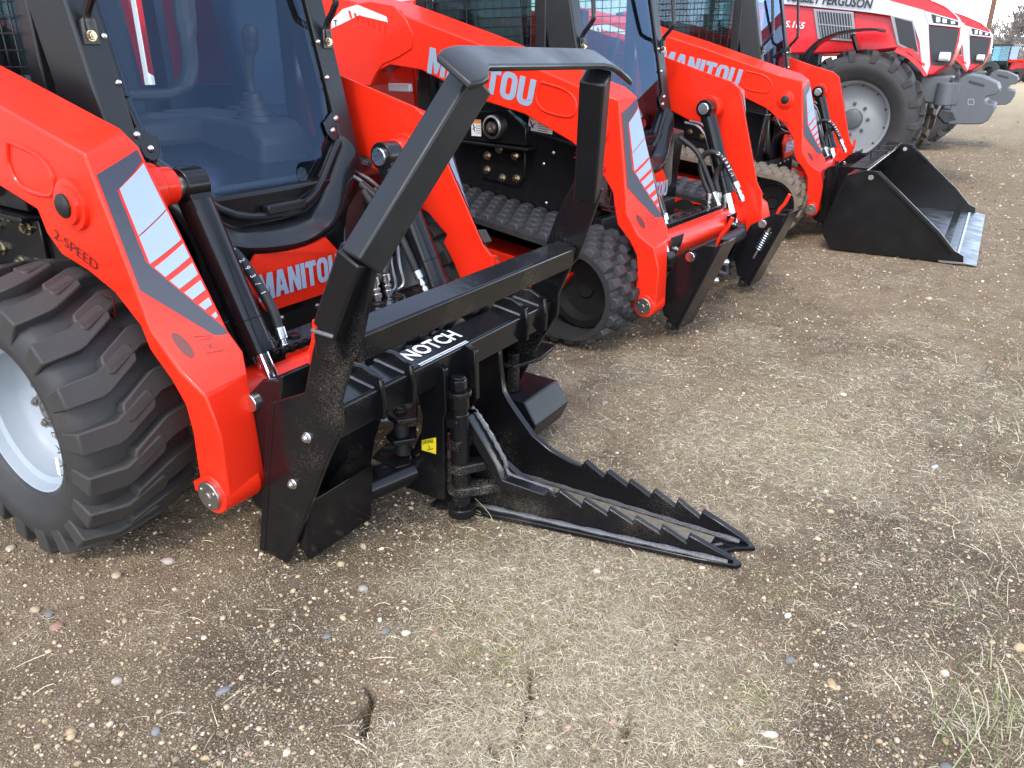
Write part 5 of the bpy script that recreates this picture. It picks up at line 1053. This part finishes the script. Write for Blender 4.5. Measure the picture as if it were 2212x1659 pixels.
# moss cushions
x, y, r = scatter(30000, .95, 7); th, mo, da = cover(x, y); keep = (rng.random(len(x)) < np.clip(mo-.35, 0, 1)*.9*(fbm(x, y, 6, 611) > .5)); x, y = x[keep], y[keep]
tag(pebbles('moss', x, y, rng.uniform(.002, .0055, len(x)), island_mat('yellow_green_moss', [(0, (.10, .11, .025)), (.6, (.2, .21, .05)), (1, (.33, .33, .1))], .95), .35), 'small yellow green moss cushions between the dead grass', 'moss', kind='stuff')
# green grass tufts along the right edge
gx, gy = [], []
for px, nn, sp in (((2200, 800), 130, .12), ((2215, 880), 150, .14), ((2205, 960), 90, .12), ((2160, 1220), 45, .10), ((2120, 1260), 25, .09), ((2205, 1290), 60, .09), ((2195, 1540), 130, .075), ((2150, 1600), 90, .07), ((2210, 1620), 130, .08), ((2090, 1640), 35, .05), ((2060, 1440), 6, .01), ((1075, 1112), 10, .02), ((2180, 345), 20, .2), ((2210, 1090), 60, .1), ((2085, 1545), 20, .03), ((2215, 1450), 70, .08)):
    nn = int(nn*.45)+2; c = G.z(px, 0); gx += list(rng.normal(c.x, sp, nn)); gy += list(rng.normal(c.y, sp*1.3, nn))
gx, gy = np.array(gx), np.array(gy); rr = np.hypot(gx, gy)
GREEN = island_mat('spring_grass', [(0, (.05, .09, .02)), (.25, (.12, .17, .045)), (.4, (.24, .24, .1)), (.55, (.36, .32, .2)), (1, (.5, .45, .32))], .6)
tag(blades('green_grass', gx, gy, rng.uniform(.05, .12, len(gx)), rng.uniform(.002, .0038, len(gx)), rng.uniform(.02, .07, len(gx)), GREEN, .6, False), 'new green grass blades and pale old ones at the right edge', 'grass', kind='stuff')
# single stones that stand out
def stone(px, size, colr, label, flat=.6):
    c = G.z(px, 0); mb = MB(); V = []; b = bmesh.new(); bmesh.ops.create_icosphere(b, subdivisions=2, radius=1); sd0 = random.random()*50
    for v in b.verts:
        n = v.co.normalized(); k = 1+.16*math.sin(n.x*2.3+sd0)+.12*math.sin(n.y*3.1+sd0*2)+.08*math.sin(n.z*4+n.x*3+sd0); v.co = Vector((n.x*1.15*k, n.y*.85*k, n.z*flat*k))*size
    me = bpy.data.meshes.new('stone'); b.to_mesh(me); b.free(); me.polygons.foreach_set('use_smooth', [True]*len(me.polygons))
    me.materials.append(mat('stone_'+label.split()[0], colr, .75, noise=.3, nscale=60, bump=.2, bscale=150)); o = bpy.data.objects.new('stone', me); col.objects.link(o); o.location = (c.x, c.y, float(hgt(c.x, c.y))+size*flat*.15); o.rotation_euler = (0, 0, random.random()*6)
    tag(o, label, 'stone', 'loose stones on the yard')
W_, T_, G_, P_k, B_ = (0.515, 0.464, 0.365), (0.405, 0.280, 0.150), (0.159, 0.155, 0.139), (0.294, 0.173, 0.133), (0.245, 0.190, 0.133)
for px, s, c, l in [((1666, 1580), .0135, W_, 'smooth white oval stone alone in the front thatch'), ((1797, 1473), .013, T_, 'chunky tan broken stone right of centre in the thatch'), ((1705, 1423), .012, G_, 'pale grey rounded stone beside small black clods'), ((1518, 1223), .009, (.5, .42, .3), 'cream pebble touching the near jaw tip'), ((2240-200, 1450), .012, W_, 'cream white stone at right on bare soil'), ((2045, 1665-70), .009, T_, 'orange tan pebble near the lower right grass'), ((2050-2, 1650), .012, G_, 'blue grey angular stone in the lower right corner'),
                    ((942, 1367), .009, P_k, 'reddish pink stone beside the long soil crack'), ((832, 1360), .012, G_, 'flat blue grey stone at the edge of the moss'), ((878, 1365), .011, W_, 'pale twig shaped stone left of the pink one'), ((785, 1264), .014, (.3, .27, .23), 'brown grey stone in front of the side plate'), ((360, 1205), .017, (.36, .3, .26), 'pinkish round stone right of the front tyre'), ((250, 1238), .014, (.36, .29, .2), 'tan stone below the front tyre'), ((120, 1350), .017, P_k, 'pink weathered stone left in the gravel'), ((22, 1182), .015, (.34, .28, .2), 'cream stone beside the tyre at the left edge'), ((75, 1312), .013, (.34, .28, .18), 'yellow cream stone left in the gravel'), ((105, 1322), .013, G_, 'blue grey stone touching the yellow cream one'), ((438, 1367), .008, W_, 'round cream pebble in the middle of bare gravel'), ((704, 1367), .011, G_, 'slim blue grey stone in the bare gravel'), ((480, 1487), .014, (.17, .17, .165), 'rough grey stone in the lower gravel'), ((336, 1573), .011, (.19, .195, .195), 'light blue grey stone near the lower left'), ((250, 1467), .012, (.36, .31, .26), 'tan angular stone in the left gravel'), ((620, 1622), .009, W_, 'white pebble at the bottom edge'), ((2020, 1005), .012, (.4, .42, .44), 'pale bluish stone chip at right in the thatch'), ((1290, 1235), .010, W_, 'white round pebble just in front of the near jaw'), ((1190-80, 1226), .008, W_, 'small white pebble under the near jaw edge')]:
    stone(px, s, c, l)
